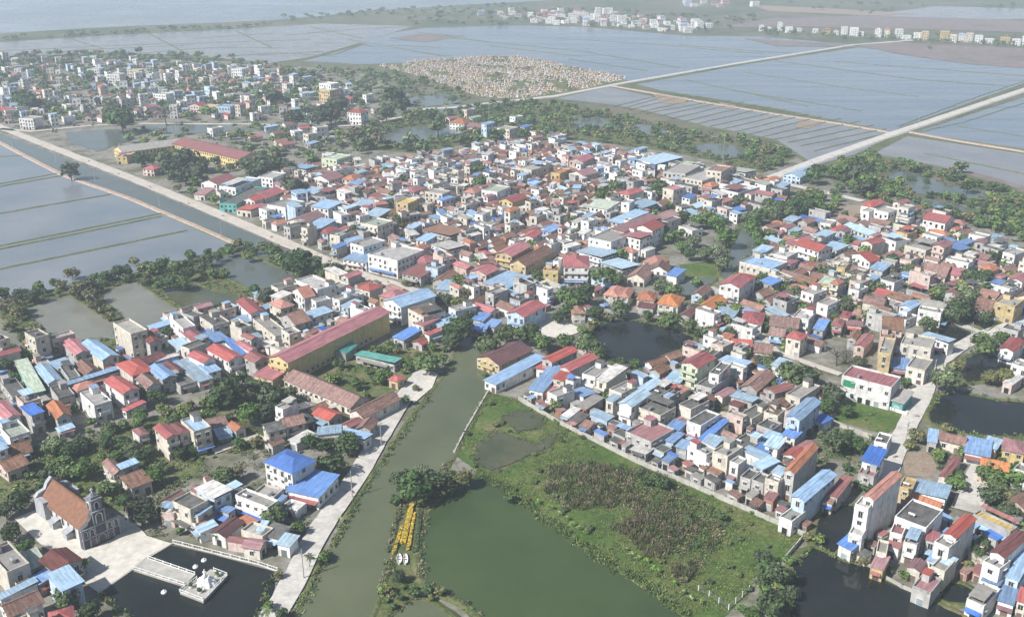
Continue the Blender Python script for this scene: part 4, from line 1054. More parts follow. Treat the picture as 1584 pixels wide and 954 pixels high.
# ------------------------------------------------------------------ plants
TR = random.Random(77)
def crown_mesh(name, k, n, sz, seed, lobes=7, flat=.8):
    r = random.Random(seed); b = MB(); L = []
    for i in range(lobes):
        a = 2*PI*i/lobes+r.uniform(-.4, .4); rr = r.uniform(.25, .6) if i else 0
        L.append((Vector((rr*math.cos(a), rr*math.sin(a), r.uniform(-.3, .42)*flat)), r.uniform(.34, .56)))
    for i in range(n):
        c, R = L[i % lobes] if r.random() < .9 else (Vector((0, 0, 0)), .95)
        d = Vector((r.gauss(0, 1), r.gauss(0, 1), r.gauss(.25, 1))).normalized(); p = c+Vector((d.x*R, d.y*R, d.z*R*flat))*r.uniform(.72, 1.06)
        nn = (d+Vector((r.gauss(0, .45), r.gauss(0, .45), r.gauss(.2, .45)))).normalized(); t = nn.orthogonal().normalized(); t = (Matrix.Rotation(r.uniform(0, 6.28), 3, nn) @ t); q = nn.cross(t); s = sz*r.uniform(.6, 1.25)
        b.quad(p-t*s-q*s*.55, p+t*s*.3-q*s*.7, p+t*s+q*s*.5, p-t*s*.35+q*s*.75)
    return b.mesh(name, [MATS['foliage_'+k]])
def trunk_mesh(seed):
    r = random.Random(seed); b = MB(); top = Vector((r.uniform(-.1, .1), r.uniform(-.1, .1), .62)); b.tube((0, 0, 0), top*.6, .05, .036, 7); b.tube(top*.6, top, .036, .02, 6)
    for i in range(5):
        a = i*1.26+r.random(); s = top*r.uniform(.5, .9); b.tube(s, s+Vector((math.cos(a)*.28, math.sin(a)*.28, r.uniform(.12, .3))), .02, .007, 5)
    return b.mesh('trunk', [MATS['bark']])
CROWNS = {k: [crown_mesh('crown', k, 900, .125, 100+i, 6+i % 4, .72+.12*(i % 3)) for i in range(4)] for k in FOL}
FARCR = {k: [crown_mesh('crown', k, 260, .21, 140+i, 6, .8) for i in range(3)] for k in FOL}
TRUNKS = [trunk_mesh(i) for i in range(4)]
def banana_mesh(seed):
    r = random.Random(seed); b = MB()
    for i in range(9):
        a = i*2.4+r.uniform(-.3, .3); d = Vector((math.cos(a), math.sin(a), 0)); s = Vector((-d.y, d.x, 0)); el = r.uniform(.5, 1.1); pp = []
        for t in (0, .35, .7, 1.0):
            pp.append((d*(t*math.cos(el)*1.0)+Vector((0, 0, .35+t*math.sin(el)-t*t*.55)), .14*math.sin(min(1, t*1.2+.12)*2.9)+.01))
        for (p, w0), (q, w1) in zip(pp, pp[1:]): b.quad(p-s*w0, p+s*w0, q+s*w1, q-s*w1)
    return b.mesh('crown', [MATS['foliage_bright']])
def palm_mesh(seed):
    r = random.Random(seed); b = MB()
    for i in range(16):
        a = i*2.4+r.uniform(-.2, .2); d = Vector((math.cos(a), math.sin(a), 0)); s = Vector((-d.y, d.x, 0)); el = r.uniform(-.1, 1.0); pp = []
        for t in (0, .3, .6, 1.0): pp.append((d*(t*math.cos(el))+Vector((0, 0, t*math.sin(el)-t*t*.6)), (.02, .12, .12, .02)[len(pp)]))
        for (p, w0), (q, w1) in zip(pp, pp[1:]): b.quad(p-s*w0-Vector((0, 0, w0*.5)), p, q, q-s*w1-Vector((0, 0, w1*.5))); b.quad(p, p+s*w0-Vector((0, 0, w0*.5)), q+s*w1-Vector((0, 0, w1*.5)), q)
    return b.mesh('crown', [MATS['foliage_mid']])
BANANA = [banana_mesh(i) for i in range(3)]; PALM = [palm_mesh(i) for i in range(2)]
pt = MB(); pt.tube((0, 0, 0), (.03, .02, .5), .035, .026); pt.tube((.03, .02, .5), (0, 0, 1), .026, .02); PALMT = pt.mesh('trunk', [MATS['bark']])
bt = MB(); bt.tube((0, 0, 0), (0, 0, .5), .1, .07); STEM = bt.mesh('stem', [MATS['foliage_mid']])
def bare_crown(seed):
    r = random.Random(seed); b = MB()
    def grow(p, d, L, R, k):
        q = p+d*L; b.tube(p, q, R, R*.6, 4)
        if k:
            for i in range(3 if k > 1 else 4): grow(q if i else p+d*L*.7, (d+Vector((r.gauss(0, .5), r.gauss(0, .5), r.gauss(.05, .3)))).normalized(), L*.72, R*.55, k-1)
    for i in range(6): grow(Vector((0, 0, -.25)), Vector((math.cos(i*1.05)*.8, math.sin(i*1.05)*.8, .6)).normalized(), .42, .03, 3)
    return b.mesh('crown', [MATS['foliage_grey']])
BARE = bare_crown(1)
TREES = []      # every plant that is a thing
COLWORD = {'dark': 'dark green', 'mid': 'green', 'light': 'light green', 'olive': 'olive green', 'brown': 'brownish', 'grey': 'grey', 'bright': 'bright green'}
def tree(x, y, r, h, k, sp='broadleaf_tree'):
    TREES.append(dict(x=x, y=y, r=r, h=h, k=k, sp=sp))
def tp(crop, cx, cy, rpx, k='dark', sp='broadleaf_tree', asp=1.0):
    """a tree from its crown's middle and half width in the picture"""
    px, py = cp(crop, cx, cy); g_ = P(px, py); sl_ = (g_-Vector((0, 0, CAMH))).length; r = rpx/3.96/FPX*sl_
    h = max(1.2, r*1.75*asp) if sp != 'shrub' else r*1.2*asp
    q = P(px, py, h*.55); tree(q.x, q.y, r, h, k, sp)
EX = """C1 665 170 82 mid|C1 860 300 96 dark|C1 400 830 82 mid|C1 545 912 72 dark|C1 160 520 62 dark|C1 60 430 66 dark|C1 500 40 80 mid|C1 400 60 60 mid|C1 300 70 60 dark|C1 250 140 40 dark|C1 110 240 70 dark|C1 30 290 60 dark|C1 940 90 60 mid|C1 1350 90 70 mid|C1 1450 60 60 olive|C1 990 300 40 dark|C1 1100 420 30 mid
C2 450 10 95 dark|C2 90 320 85 mid|C2 240 400 52 mid|C2 960 150 125 dark|C2 1080 130 105 dark|C2 890 120 85 dark|C2 1140 170 60 dark|C2 1000 60 60 mid|C2 1170 90 60 mid|C2 900 190 45 olive|C2 1260 100 75 olive|C2 950 800 42 dark|C2 760 780 40 light|C2 1540 220 42 dark|C2 860 700 50 dark|C2 840 230 40 dark|C2 1110 790 40 olive|C2 60 880 40 mid|C2 140 930 45 dark|C2 120 690 35 olive|C2 400 580 45 mid
B1 1400 560 120 dark|B1 1330 620 70 dark|B1 1530 700 85 mid|B1 1490 190 52 olive|B1 1350 70 55 dark|B1 1130 680 50 light|B1 330 900 72 mid|B1 500 880 50 mid|B1 650 900 50 dark|B1 800 930 60 mid|B1 1260 640 45 light|B1 1020 700 40 olive|B1 560 760 35 mid|B1 220 760 35 dark|B1 430 930 55 dark|B1 270 260 62 dark|B1 220 200 52 olive|B1 160 240 50 dark|B1 330 280 50 mid|B1 90 340 60 dark|B1 30 420 62 dark|B1 60 170 45 olive|B1 120 60 40 olive|B1 20 40 50 dark|B1 620 60 40 olive|B1 670 110 36 olive|B1 1190 90 40 dark|B1 1020 210 42 dark|B1 880 440 40 dark|B1 1330 260 35 mid|B1 960 600 60 dark|B1 880 560 50 dark
B2 770 470 56 mid|B2 1030 400 82 mid|B2 1130 380 45 mid|B2 960 552 26 olive|B2 900 630 32 dark|B2 600 530 46 mid|B2 490 400 44 dark|B2 740 500 42 mid|B2 1230 180 105 dark|B2 1180 260 70 dark|B2 1290 100 50 dark|B2 1410 290 92 mid|B2 1520 220 75 mid|B2 80 600 90 dark|B2 170 590 70 mid|B2 20 540 50 mid|B2 30 700 70 dark|B2 120 680 55 dark|B2 650 600 40 mid|B2 450 500 45 light|B2 420 560 40 mid|B2 1150 20 60 dark|B2 1230 30 60 olive|B2 700 330 30 olive|B2 850 320 30 olive|B2 1010 250 30 olive|B2 920 420 40 mid|B2 160 100 50 dark|B2 310 200 30 dark|B2 320 880 60 dark|B2 420 900 60 dark|B2 540 890 85 dark|B2 1390 470 22 mid
B3 60 220 92 mid|B3 150 270 72 mid|B3 300 260 62 mid|B3 430 280 82 mid|B3 495 340 52 mid|B3 630 70 72 mid|B3 800 110 46 mid|B3 930 140 74 mid|B3 1060 170 62 mid|B3 1190 210 64 mid|B3 1100 215 32 dark|B3 640 395 46 mid|B3 715 405 40 mid|B3 1250 330 62 mid|B3 1380 350 60 mid|B3 1500 390 60 dark|B3 230 660 52 light|B3 1310 210 50 mid|B3 300 80 56 dark|B3 250 120 50 dark|B3 460 160 45 olive|B3 560 120 40 olive|B3 1420 420 50 dark|B3 1550 420 55 mid|B3 1560 590 45 mid|B3 990 860 30 dark|B3 1200 330 40 mid|B3 480 90 60 dark|B3 400 200 40 mid
B4 1110 500 96 mid|B4 1345 290 92 mid|B4 1450 240 50 mid|B4 420 590 80 dark|B4 500 690 50 dark|B4 370 660 60 dark|B4 160 470 95 mid|B4 260 480 85 dark|B4 80 430 70 mid|B4 20 400 60 mid|B4 90 620 45 mid|B4 580 390 46 mid|B4 650 110 60 mid|B4 1200 60 92 dark|B4 1150 110 60 dark|B4 440 880 92 dark|B4 560 900 62 dark|B4 370 850 60 dark|B4 500 840 55 mid|B4 930 840 56 olive|B4 890 900 40 olive|B4 1470 480 60 olive|B4 1380 490 50 olive|B4 1180 410 45 olive|B4 860 520 40 dark|B4 480 50 70 mid|B4 1000 160 60 mid|B4 1080 120 40 olive|B4 1120 800 40 olive|B4 1300 860 30 mid|B4 240 60 45 mid|B4 1350 120 50 dark
C3 1540 660 92 dark|C3 1500 580 60 dark|C3 1250 330 40 dark|C3 890 120 60 dark|C3 800 110 45 dark|C4 90 690 98 dark|C4 40 870 105 dark|C4 160 800 60 dark|C4 1170 120 62 mid|C4 1380 80 80 mid|C4 1530 80 80 mid|C4 1380 200 72 dark|C4 1500 290 62 dark|C4 1430 150 60 mid|C4 620 155 36 dark|C4 560 140 36 dark|C4 1570 210 60 dark|C4 1300 560 50 dark|C4 1240 640 45 olive|C4 1330 500 45 dark|C4 850 690 35 mid|C4 760 660 26 mid|C4 330 470 40 light|C4 620 500 40 dark|C4 600 600 35 olive|C4 500 30 30 dark
A7 130 740 56 dark|A7 400 850 88 dark|A7 300 860 72 mid|A7 340 900 60 mid|A7 520 740 82 mid|A7 605 760 62 mid|A7 640 600 56 mid|A7 590 580 45 dark|A7 860 200 64 mid|A7 640 150 50 mid|A7 830 170 50 mid|A7 530 240 60 mid|A7 590 190 50 mid|A7 330 400 50 light|A7 400 430 45 olive|A7 350 470 40 mid|A7 1020 370 50 dark|A7 1350 280 50 dark|A7 700 860 40 mid|A7 880 800 60 mid|A7 960 830 60 mid|A7 1500 760 50 mid|A7 1560 350 60 mid|A7 1480 370 60 mid|A7 1540 300 50 dark
A7 1280 500 80 mid|A7 1160 380 70 mid|A7 1230 410 70 mid|A7 1100 400 55 mid|A7 1230 590 60 mid|A7 1150 600 60 mid|A7 1080 520 50 mid|A7 1010 560 50 mid|A7 1260 660 60 mid|A7 1060 600 50 dark|A7 990 480 45 mid|A7 930 500 45 mid|A7 1440 440 60 mid|A7 1430 380 50 mid|A7 1500 540 50 mid|A7 1460 490 40 mid|A7 1100 780 40 mid
A8 110 550 40 mid|A8 30 480 40 mid|A8 60 380 50 mid|A8 20 340 50 mid|A8 80 320 60 dark|A8 160 310 70 dark|A8 240 310 70 dark|A8 310 300 60 mid|A8 360 330 50 mid|A8 150 350 50 mid|A8 290 120 60 dark|A8 330 90 50 dark|A8 450 90 60 mid|A8 570 100 70 dark|A8 560 50 60 mid|A8 610 200 60 dark|A8 620 150 60 mid|A8 460 200 30 dark|A8 780 640 56 dark|A8 380 710 62 mid|A8 430 750 50 mid|A8 540 770 60 mid|A8 640 800 50 mid|A8 720 800 50 mid|A8 750 700 50 olive|A8 1110 850 50 dark|A8 1080 820 50 mid|A8 1230 850 80 mid|A8 1190 900 60 mid|A8 1260 740 60 dark|A8 1330 740 60 dark|A8 1400 610 50 dark|A8 1480 650 40 mid|A8 510 520 50 mid|A8 480 560 40 mid|A8 170 830 50 mid|A8 100 790 50 mid|A8 60 800 40 mid|A8 880 700 50 mid|A8 930 720 40 mid|A8 480 910 50 mid|A8 570 380 30 olive|A8 920 370 40 dark|A8 1200 70 42 dark|A8 1150 90 28 olive|A8 775 60 24 dark|A8 885 80 18 dark|A8 925 92 16 dark|A8 990 110 18 dark|A8 1300 165 28 dark|A8 1395 185 32 dark|A8 1440 200 24 dark|A8 1490 205 20 dark|A8 1240 190 45 dark|A8 875 140 18 dark|A8 990 160 22 dark|A8 910 145 16 dark
A5 430 90 62 dark|A5 440 720 46 olive|A5 340 780 36 dark|A5 580 745 32 dark|A5 820 650 36 olive|A5 720 710 52 dark|A5 770 705 45 dark|A5 640 740 40 dark|A5 130 850 52 dark|A5 20 840 40 dark|A5 200 860 50 dark|A5 1160 600 30 dark|A5 870 690 40 olive|A5 940 690 45 mid|A5 1000 660 50 dark|A5 1080 680 55 mid|A5 1150 720 55 dark|A5 1040 770 60 dark|A5 980 790 45 dark|A5 1110 780 55 mid|A5 1230 690 50 mid|A5 1260 640 50 dark|A5 1330 620 40 dark|A5 1400 590 40 mid|A5 1520 550 34 dark|A5 1380 720 35 mid|A5 1300 720 40 mid|A5 520 800 60 olive|A5 560 860 55 olive|A5 470 840 50 olive|A5 590 920 50 olive|A5 60 920 60 olive|A5 110 960 50 olive|A5 1520 620 40 light|A5 1560 820 40 dark|A5 1140 20 80 dark|A5 1050 60 70 dark|A5 1200 100 70 mid|A5 1130 120 60 dark|A5 860 20 55 dark|A5 930 20 50 dark|A5 1010 10 60 mid|A5 1240 60 50 dark|A5 1500 60 60 dark|A5 1570 100 60 dark|A5 1310 270 42 mid|A5 1180 220 36 mid|A5 1090 200 30 olive
A6 230 650 95 dark|A6 320 660 80 dark|A6 160 640 70 mid|A6 90 590 60 mid|A6 40 560 50 light|A6 440 690 65 dark|A6 560 730 40 dark|A6 390 720 45 dark|A6 500 700 40 mid|A6 870 390 60 dark|A6 850 430 50 olive|A6 600 450 55 dark|A6 200 180 70 dark|A6 270 190 50 dark|A6 590 340 40 dark|A6 870 150 40 dark|A6 1350 90 55 dark|A6 1380 150 45 dark|A6 1340 170 40 mid|A6 1240 770 70 light|A6 1280 830 65 olive|A6 1440 830 55 olive|A6 1220 900 55 light|A6 1100 880 50 dark|A6 900 780 30 olive|A6 600 890 45 dark|A6 40 860 60 dark|A6 100 830 50 dark|A6 50 60 60 dark|A6 120 40 60 dark|A6 10 30 60 dark|A6 180 60 50 dark|A6 330 30 45 mid|A6 820 380 40 olive
T1 740 720 85 dark|T1 690 700 60 dark|T1 190 620 60 dark|T1 140 600 60 dark|T2 590 830 62 olive|T2 720 850 60 olive|T2 640 870 50 mid|T2 440 690 70 dark|T2 360 720 60 dark|T2 830 580 70 dark|T2 780 690 55 dark|T2 1050 700 45 dark|T2 1460 830 60 dark|T2 1100 770 60 mid|T2 930 860 60 mid|T2 1000 900 60 mid|T2 1250 850 50 mid|T2 1330 850 50 mid|T2 220 720 60 dark|T2 500 640 60 dark|T2 880 640 60 dark|T2 90 590 60 dark"""
for ln in EX.replace('\n', '|').split('|'):
    q = ln.split(); tp(q[0], float(q[1]), float(q[2]), float(q[3]), q[4])
for c_, x_, y_, r_ in (('B4', 445, 335, 88), ('B4', 500, 350, 60), ('T1', 1010, 690, 70), ('C4', 1290, 590, 40)): tp(c_, x_, y_, r_, 'grey', 'bare_tree')
for c_, x_, y_, r_ in (('C2', 310, 600, 34), ('C1', 525, 635, 34), ('C2', 60, 930, 34), ('B2', 905, 625, 26), ('C1', 1320, 470, 26), ('C1', 1240, 450, 24), ('A7', 580, 730, 34), ('B4', 1540, 900, 34)): tp(c_, x_, y_, r_, 'mid', 'palm_tree', 1.7)
for c_, x_, y_ in (('C3', 700, 560), ('C3', 790, 600), ('C3', 830, 640), ('C3', 740, 580), ('C3', 860, 660), ('C3', 120, 235), ('C3', 200, 270), ('C3', 255, 310), ('C3', 300, 340), ('C3', 340, 375), ('C3', 380, 400), ('C3', 420, 420), ('C3', 660, 530), ('C3', 960, 740), ('C3', 1010, 790), ('C3', 1060, 830), ('C3', 1120, 850), ('C4', 330, 480), ('C4', 350, 460), ('C4', 260, 460), ('B1', 1100, 690), ('B1', 1150, 660), ('B1', 1400, 640), ('B1', 1230, 700), ('B1', 800, 870), ('C2', 420, 560), ('C2', 500, 350), ('B4', 640, 850), ('C2', 750, 830)): tp(c_, x_, y_, 26, 'bright', 'banana_plant', 1.2)
# trees scattered among the houses, and the groves
def grove(poly, n, rr_, cols, seed, asp=(1.4, 2.0), sp='broadleaf_tree', gap=.75, m=0.3, wet=False):
    r = random.Random(seed); pts = [P(*p) for p in poly]; pp = [(p.x, p.y) for p in pts]; x0, x1 = min(p[0] for p in pp), max(p[0] for p in pp); y0, y1 = min(p[1] for p in pp), max(p[1] for p in pp); k = 0; mine = []
    for it in range(n*40):
        x, y = r.uniform(x0, x1), r.uniform(y0, y1)
        if not inpoly(x, y, pp): continue
        R = r.uniform(*rr_)
        if inside_house(x, y, m) or on_road(x, y, .5) or (not wet and in_water(x, y)): continue
        if any((x-a)**2+(y-b)**2 < ((R+c)*gap)**2 for a, b, c in mine): continue
        mine.append((x, y, R)); tree(x, y, R, R*r.uniform(*asp), r.choices(*zip(*cols))[0], sp); k += 1
        if k >= n: break
dk = [('dark', 4), ('mid', 6), ('olive', 2), ('light', 1)]; md = [('mid', 6), ('dark', 2), ('olive', 3), ('light', 2)]
grove(Z_CORE, 110, (1.9, 3.9), md, 1, m=-.4); grove(Z_EDGE, 20, (1.8, 3.2), md, 2, m=-.4); grove(Z_EAST, 34, (2, 4), md, 3, m=-.4); grove(Z_R, 120, (1.9, 3.9), md, 4, m=-.4)
grove([(600, 182), (680, 167), (800, 160), (880, 165), (960, 180), (1080, 210), (1200, 225), (1230, 245), (1180, 268), (1050, 237), (900, 217), (760, 217), (640, 237), (560, 230), (530, 210)], 340, (2.2, 5), dk, 5)
grove([(480, 110), (590, 112), (640, 120), (690, 135), (740, 152), (690, 165), (640, 165), (600, 180), (580, 160), (540, 130)], 110, (2.5, 5), dk, 6)
grove([(-40, 90), (60, 78), (200, 82), (330, 86), (420, 102), (480, 114), (560, 145), (585, 178), (480, 192), (330, 188), (200, 188), (0, 196)], 480, (3, 6.5), dk, 7)
grove([(120, 205), (260, 195), (420, 200), (560, 210), (560, 250), (480, 250), (430, 270), (330, 210), (200, 232)], 70, (2.5, 5), dk, 8)
grove([(200, 245), (290, 235), (380, 260), (330, 290), (280, 290)], 30, (2.5, 5), dk, 9)
grove([(1300, 250), (1345, 240), (1430, 262), (1584, 305), (1700, 330), (1700, 420), (1584, 380), (1450, 330), (1350, 312), (1290, 290)], 230, (2, 4.5), dk, 10)
grove([(1195, 310), (1290, 300), (1300, 330), (1200, 345)], 26, (2.5, 4.5), dk, 11)
grove([(0, 462), (100, 447), (200, 427), (300, 402), (368, 382), (450, 402), (520, 425), (470, 445), (400, 400), (330, 396), (250, 440), (150, 455), (0, 482)], 55, (1.6, 3.6), [('dark', 4), ('mid', 3), ('olive', 3)], 12)
grove([(0, 530), (50, 535), (90, 545), (160, 545), (60, 560), (0, 560)], 14, (2, 3.6), dk, 13)
grove([(0, 690), (70, 690), (200, 650), (280, 640), (330, 620), (390, 600), (450, 610), (470, 640), (420, 690), (320, 700), (300, 740), (230, 745), (190, 790), (40, 760), (0, 790)], 60, (1.4, 3.2), [('mid', 4), ('dark', 3), ('light', 2), ('olive', 2)], 14)
grove([(500, 590), (560, 545), (640, 520), (690, 545), (650, 575), (600, 600)], 26, (1.2, 2.4), md, 15)
grove([(0, 480), (170, 540), (300, 485), (560, 430), (600, 470), (420, 590), (200, 620), (0, 690)], 30, (1.5, 2.8), md, 16, m=-.3)
grove([(860, 620), (1010, 560), (1100, 540), (1250, 620), (1260, 760), (1060, 715)], 26, (1.2, 2.4), md, 17, m=-.3)
grove([(640, 20), (820, 12), (1180, 30), (1100, 52), (900, 42), (780, 40), (620, 40)], 120, (4, 9), dk, 18, asp=(1.0, 1.5))
grove([(430, 28), (560, 18), (780, 8), (780, 14), (560, 26), (430, 36)], 50, (4, 8), dk, 19, asp=(1.0, 1.4))
grove([(1180, 46), (1584, 68), (1584, 76), (1180, 54)], 40, (4, 7), dk, 20, asp=(1.0, 1.4))
grove([(0, 58), (350, 42), (420, 38), (420, 42), (0, 64)], 40, (4, 9), dk, 21, asp=(.8, 1.2))
grove([(1205, 4), (1584, 10), (1584, 26), (1300, 24)], 24, (5, 9), dk, 22, asp=(.8, 1.2))
grove([(1210, 870), (1250, 835), (1250, 870), (1215, 905), (1230, 960), (1130, 960), (1165, 910)], 14, (1.6, 3), dk, 23)
grove([(590, 920), (640, 905), (690, 935), (640, 925), (600, 960)], 9, (1, 2), [('olive', 2), ('mid', 2), ('dark', 2)], 24)
grove([(1440, 700), (1584, 690), (1584, 860), (1480, 800)], 22, (1.6, 3.2), dk, 25)
grove([(780, 20), (1050, 40), (1584, 100), (1584, 60), (1100, 40)], 10, (3, 6), dk, 26, wet=False)
for poly, n_, rr_, sd_ in (([(757, 606), (800, 618), (865, 655), (985, 715), (1100, 765), (1245, 829), (1213, 868), (1128, 948), (1010, 914), (880, 828), (728, 724), (706, 704)], 70, (.7, 1.6), 31), ([(500, 590), (560, 545), (640, 520), (690, 545), (650, 575), (600, 600)], 24, (.6, 1.2), 32), ([(0, 690), (200, 650), (330, 620), (450, 610), (420, 690), (300, 740), (190, 790), (0, 790)], 60, (.7, 1.5), 33), ([(1301, 622), (1405, 642), (1370, 672), (1290, 650)], 8, (.5, .9), 34), ([(1440, 560), (1540, 560), (1500, 600), (1440, 600)], 16, (.7, 1.4), 35)):
    grove(poly, n_, rr_, [('mid', 4), ('olive', 4), ('light', 2)], sd_, asp=(.9, 1.3), sp='shrub')
LIM = {'broadleaf_tree': 300, 'shrub': 150}
def seen_size(t):
    x, y = PX(Vector((t['x'], t['y'], t['h']*.5)))
    return t['r']/math.hypot(t['x'], t['y'], CAMH) if -40 < x < 1624 and -20 < y < 1000 else 0
def frm(t):
    x, y = PX(Vector((t['x'], t['y'], t['h']*.5))); return -30 < x < 1614 and -10 < y < 985
TREES = [t for t in TREES if frm(t)]
REST = []
for sp in {t['sp'] for t in TREES}:
    L_ = sorted([t for t in TREES if t['sp'] == sp], key=seen_size, reverse=True)
    for t in L_[LIM.get(sp, 300):]: t['rest'] = 1; REST.append(t)
def link_mat(o, m): pass
for t in TREES:
    if t.get('rest'): continue
    x, y, r, h, k, sp = (t[q] for q in ('x', 'y', 'r', 'h', 'k', 'sp')); rot = TR.uniform(0, 6.28)
    root = add(sp, None, None, (x, y, 0), rot); t['o'] = root
    if sp == 'broadleaf_tree':
        far = math.hypot(x, y) > 620; cz = h*.36
        add('trunk', TR.choice(TRUNKS), root, (0, 0, 0), 0, (r*1.1, r*1.1, h*.95)); add('crown', TR.choice((FARCR if far else CROWNS)[k]), root, (0, 0, h*.56), 0, (r, r*TR.uniform(.85, 1.1), h*.5))
    elif sp == 'shrub':
        add('stem', STEM, root, (0, 0, 0), 0, (r, r, h)); add('crown', TR.choice(FARCR[k]), root, (0, 0, h*.5), 0, (r, r*TR.uniform(.8, 1.2), h*.55))
    elif sp == 'banana_plant':
        add('stem', STEM, root, (0, 0, 0), 0, (r*.9, r*.9, h)); add('crown', TR.choice(BANANA), root, (0, 0, h*.2), 0, (r*1.3, r*1.3, h*.8))
    elif sp == 'palm_tree':
        add('trunk', PALMT, root, (0, 0, 0), 0, (r*1.6, r*1.6, h*.85)); add('crown', TR.choice(PALM), root, (0, 0, h*.83), 0, (r*1.3, r*1.3, r))
    else:
        add('trunk', TR.choice(TRUNKS), root, (0, 0, 0), 0, (r, r, h)); add('crown', BARE, root, (0, 0, h*.5), 0, (r, r, h*.55))
# the trees past the three hundred, as one wood
def merged(name, items, getmesh, mats, label=None):
    b = MB(); mi = {m.name: i for i, m in enumerate(mats)}
    for me, M in items:
        n = len(b.v); b.v += [M @ v.co for v in me.vertices]; k = mi[me.materials[0].name]
        for p in me.polygons: b.f.append(tuple(n+q for q in p.vertices)); b.i.append(k)
    o = add(name, b.mesh(name, mats)); kind(o, 'stuff'); return o
LOWCR = {k: [crown_mesh('crown', k, 90, .27, 170+i, 5, .8) for i in range(3)] for k in FOL}
it_ = []
for t in REST:
    M = Matrix.Translation((t['x'], t['y'], t['h']*.55)) @ Matrix.Rotation(TR.uniform(0, 6.28), 4, 'Z') @ Matrix.Diagonal((t['r'], t['r'], t['h']*.52, 1))
    it_.append((TR.choice((LOWCR if math.hypot(t['x'], t['y']) > 800 else FARCR)[t['k']]), M))
merged('woodland', it_, None, [MATS['foliage_'+k] for k in FOL])
# ground plants
def scrub(name, pts, mats, n, size, tall, seed, spread=1.0, upright=False):
    """leafy or reedy growth round the given points, as one mesh"""
    r = random.Random(seed); b = MB()
    for (x, y, R, H) in pts:
        mi = r.randrange(len(mats))
        for i in range(n):
            a = r.uniform(0, 6.28); d = R*math.sqrt(r.random())*spread; z = H*r.random()*(1-.5*(d/(R*spread+.01))**2); p = Vector((x+d*math.cos(a), y+d*math.sin(a), z)); s = size*r.uniform(.6, 1.3)
            if upright:
                t = Vector((r.gauss(0, .35), r.gauss(0, .35), 1)).normalized(); q = Vector((math.cos(a*3), math.sin(a*3), 0)); p.z = 0; hh = H*r.uniform(.5, 1.1)
                b.quad(p-q*s*.3, p+q*s*.3, p+t*hh+q*s*.5, p+t*hh-q*s*.12, mi)
            else:
                nn = Vector((r.gauss(0, .7), r.gauss(0, .7), 1)).normalized(); t = nn.orthogonal().normalized(); t = Matrix.Rotation(a*2, 3, nn) @ t; q = nn.cross(t)
                b.quad(p-t*s-q*s*.5, p+t*s*.4-q*s*.7, p+t*s+q*s*.5, p-t*s*.3+q*s*.7, mi)
    o = add(name, b.mesh(name, [MATS['foliage_'+m] for m in mats])); kind(o, 'stuff'); return o
def pts_in(poly, n, rr_, hh_, seed, thr=-2.0, ns=.05, crop=None, dry=True):
    r = random.Random(seed); pts = [PC(crop, *p) if crop else P(*p) for p in poly]; pp = [(p.x, p.y) for p in pts]; x0, x1 = min(p[0] for p in pp), max(p[0] for p in pp); y0, y1 = min(p[1] for p in pp), max(p[1] for p in pp); out = []
    for it in range(n*12):
        x, y = r.uniform(x0, x1), r.uniform(y0, y1)
        if not inpoly(x, y, pp) or mnoise.noise(Vector((x*ns, y*ns, seed))) < thr: continue
        if inside_house(x, y) or on_road(x, y, .2) or (dry and in_water(x, y)): continue
        out.append((x, y, r.uniform(*rr_), r.uniform(*hh_)))
        if len(out) >= n: break
    return out
def pts_line(px, step, width, rr_, hh_, seed, crop=None):
    r = random.Random(seed); ps = [PC(crop, *p) if crop else P(*p) for p in px]; out = []
    for a, b in zip(ps, ps[1:]):
        L = (b-a).length; n = max(1, int(L/step))
        for i in range(n):
            p = a.lerp(b, (i+r.random())/n); out.append((p.x+r.gauss(0, width), p.y+r.gauss(0, width), r.uniform(*rr_), r.uniform(*hh_)))
    return out
FIELD = [(757, 606), (800, 618), (865, 655), (985, 715), (1100, 765), (1245, 829), (1213, 868), (1165, 905), (1128, 948), (1060, 950), (1010, 912), (880, 826), (772, 748), (735, 722), (712, 704), (738, 645)]
scrub('grass', pts_in(FIELD, 1500, (.9, 2.0), (.15, .5), 51, thr=-.1, ns=.06), ['mid', 'mid', 'olive', 'light'], 20, .19, 1, 52)
scrub('grass', pts_in(FIELD, 420, (.9, 2.4), (.2, .7), 251, thr=.08, ns=.035), ['light', 'mid', 'olive'], 24, .2, 1, 252)
scrub('bank_plants', pts_line([(738, 692), (768, 668), (800, 680), (830, 690), (862, 672), (850, 692), (800, 714), (760, 728), (740, 720), (738, 692)], 1.1, .9, (.6, 1.4), (.3, 1.1), 253)+pts_line([(775, 648), (800, 636), (842, 644), (835, 664), (800, 668), (775, 648)], 1.1, .9, (.6, 1.4), (.3, 1.1), 254), ['mid', 'olive', 'mid'], 34, .2, 1, 255)
scrub('reeds', pts_in([(220, 40), (420, 10), (640, 50), (880, 90), (960, 140), (1000, 270), (1080, 320), (1240, 350), (1210, 520), (1120, 560), (1080, 720), (900, 700), (800, 580), (640, 440), (480, 380), (330, 300), (240, 230), (180, 200)], 420, (.8, 1.7), (1.1, 2.4), 53, thr=-.1, ns=.055, crop='C3'), ['brown', 'olive', 'brown', 'olive', 'mid'], 30, .26, 1, 54, upright=True)
scrub('undergrowth', pts_in([(180, 30), (640, 20), (950, 110), (1260, 350), (1230, 540), (1080, 720), (900, 700), (800, 580), (480, 390), (220, 230)], 640, (.9, 2.5), (.7, 2.1), 55, thr=-.2, ns=.045, crop='C3'), ['mid', 'dark', 'olive', 'brown', 'olive', 'mid', 'dark'], 52, .21, 1, 56)
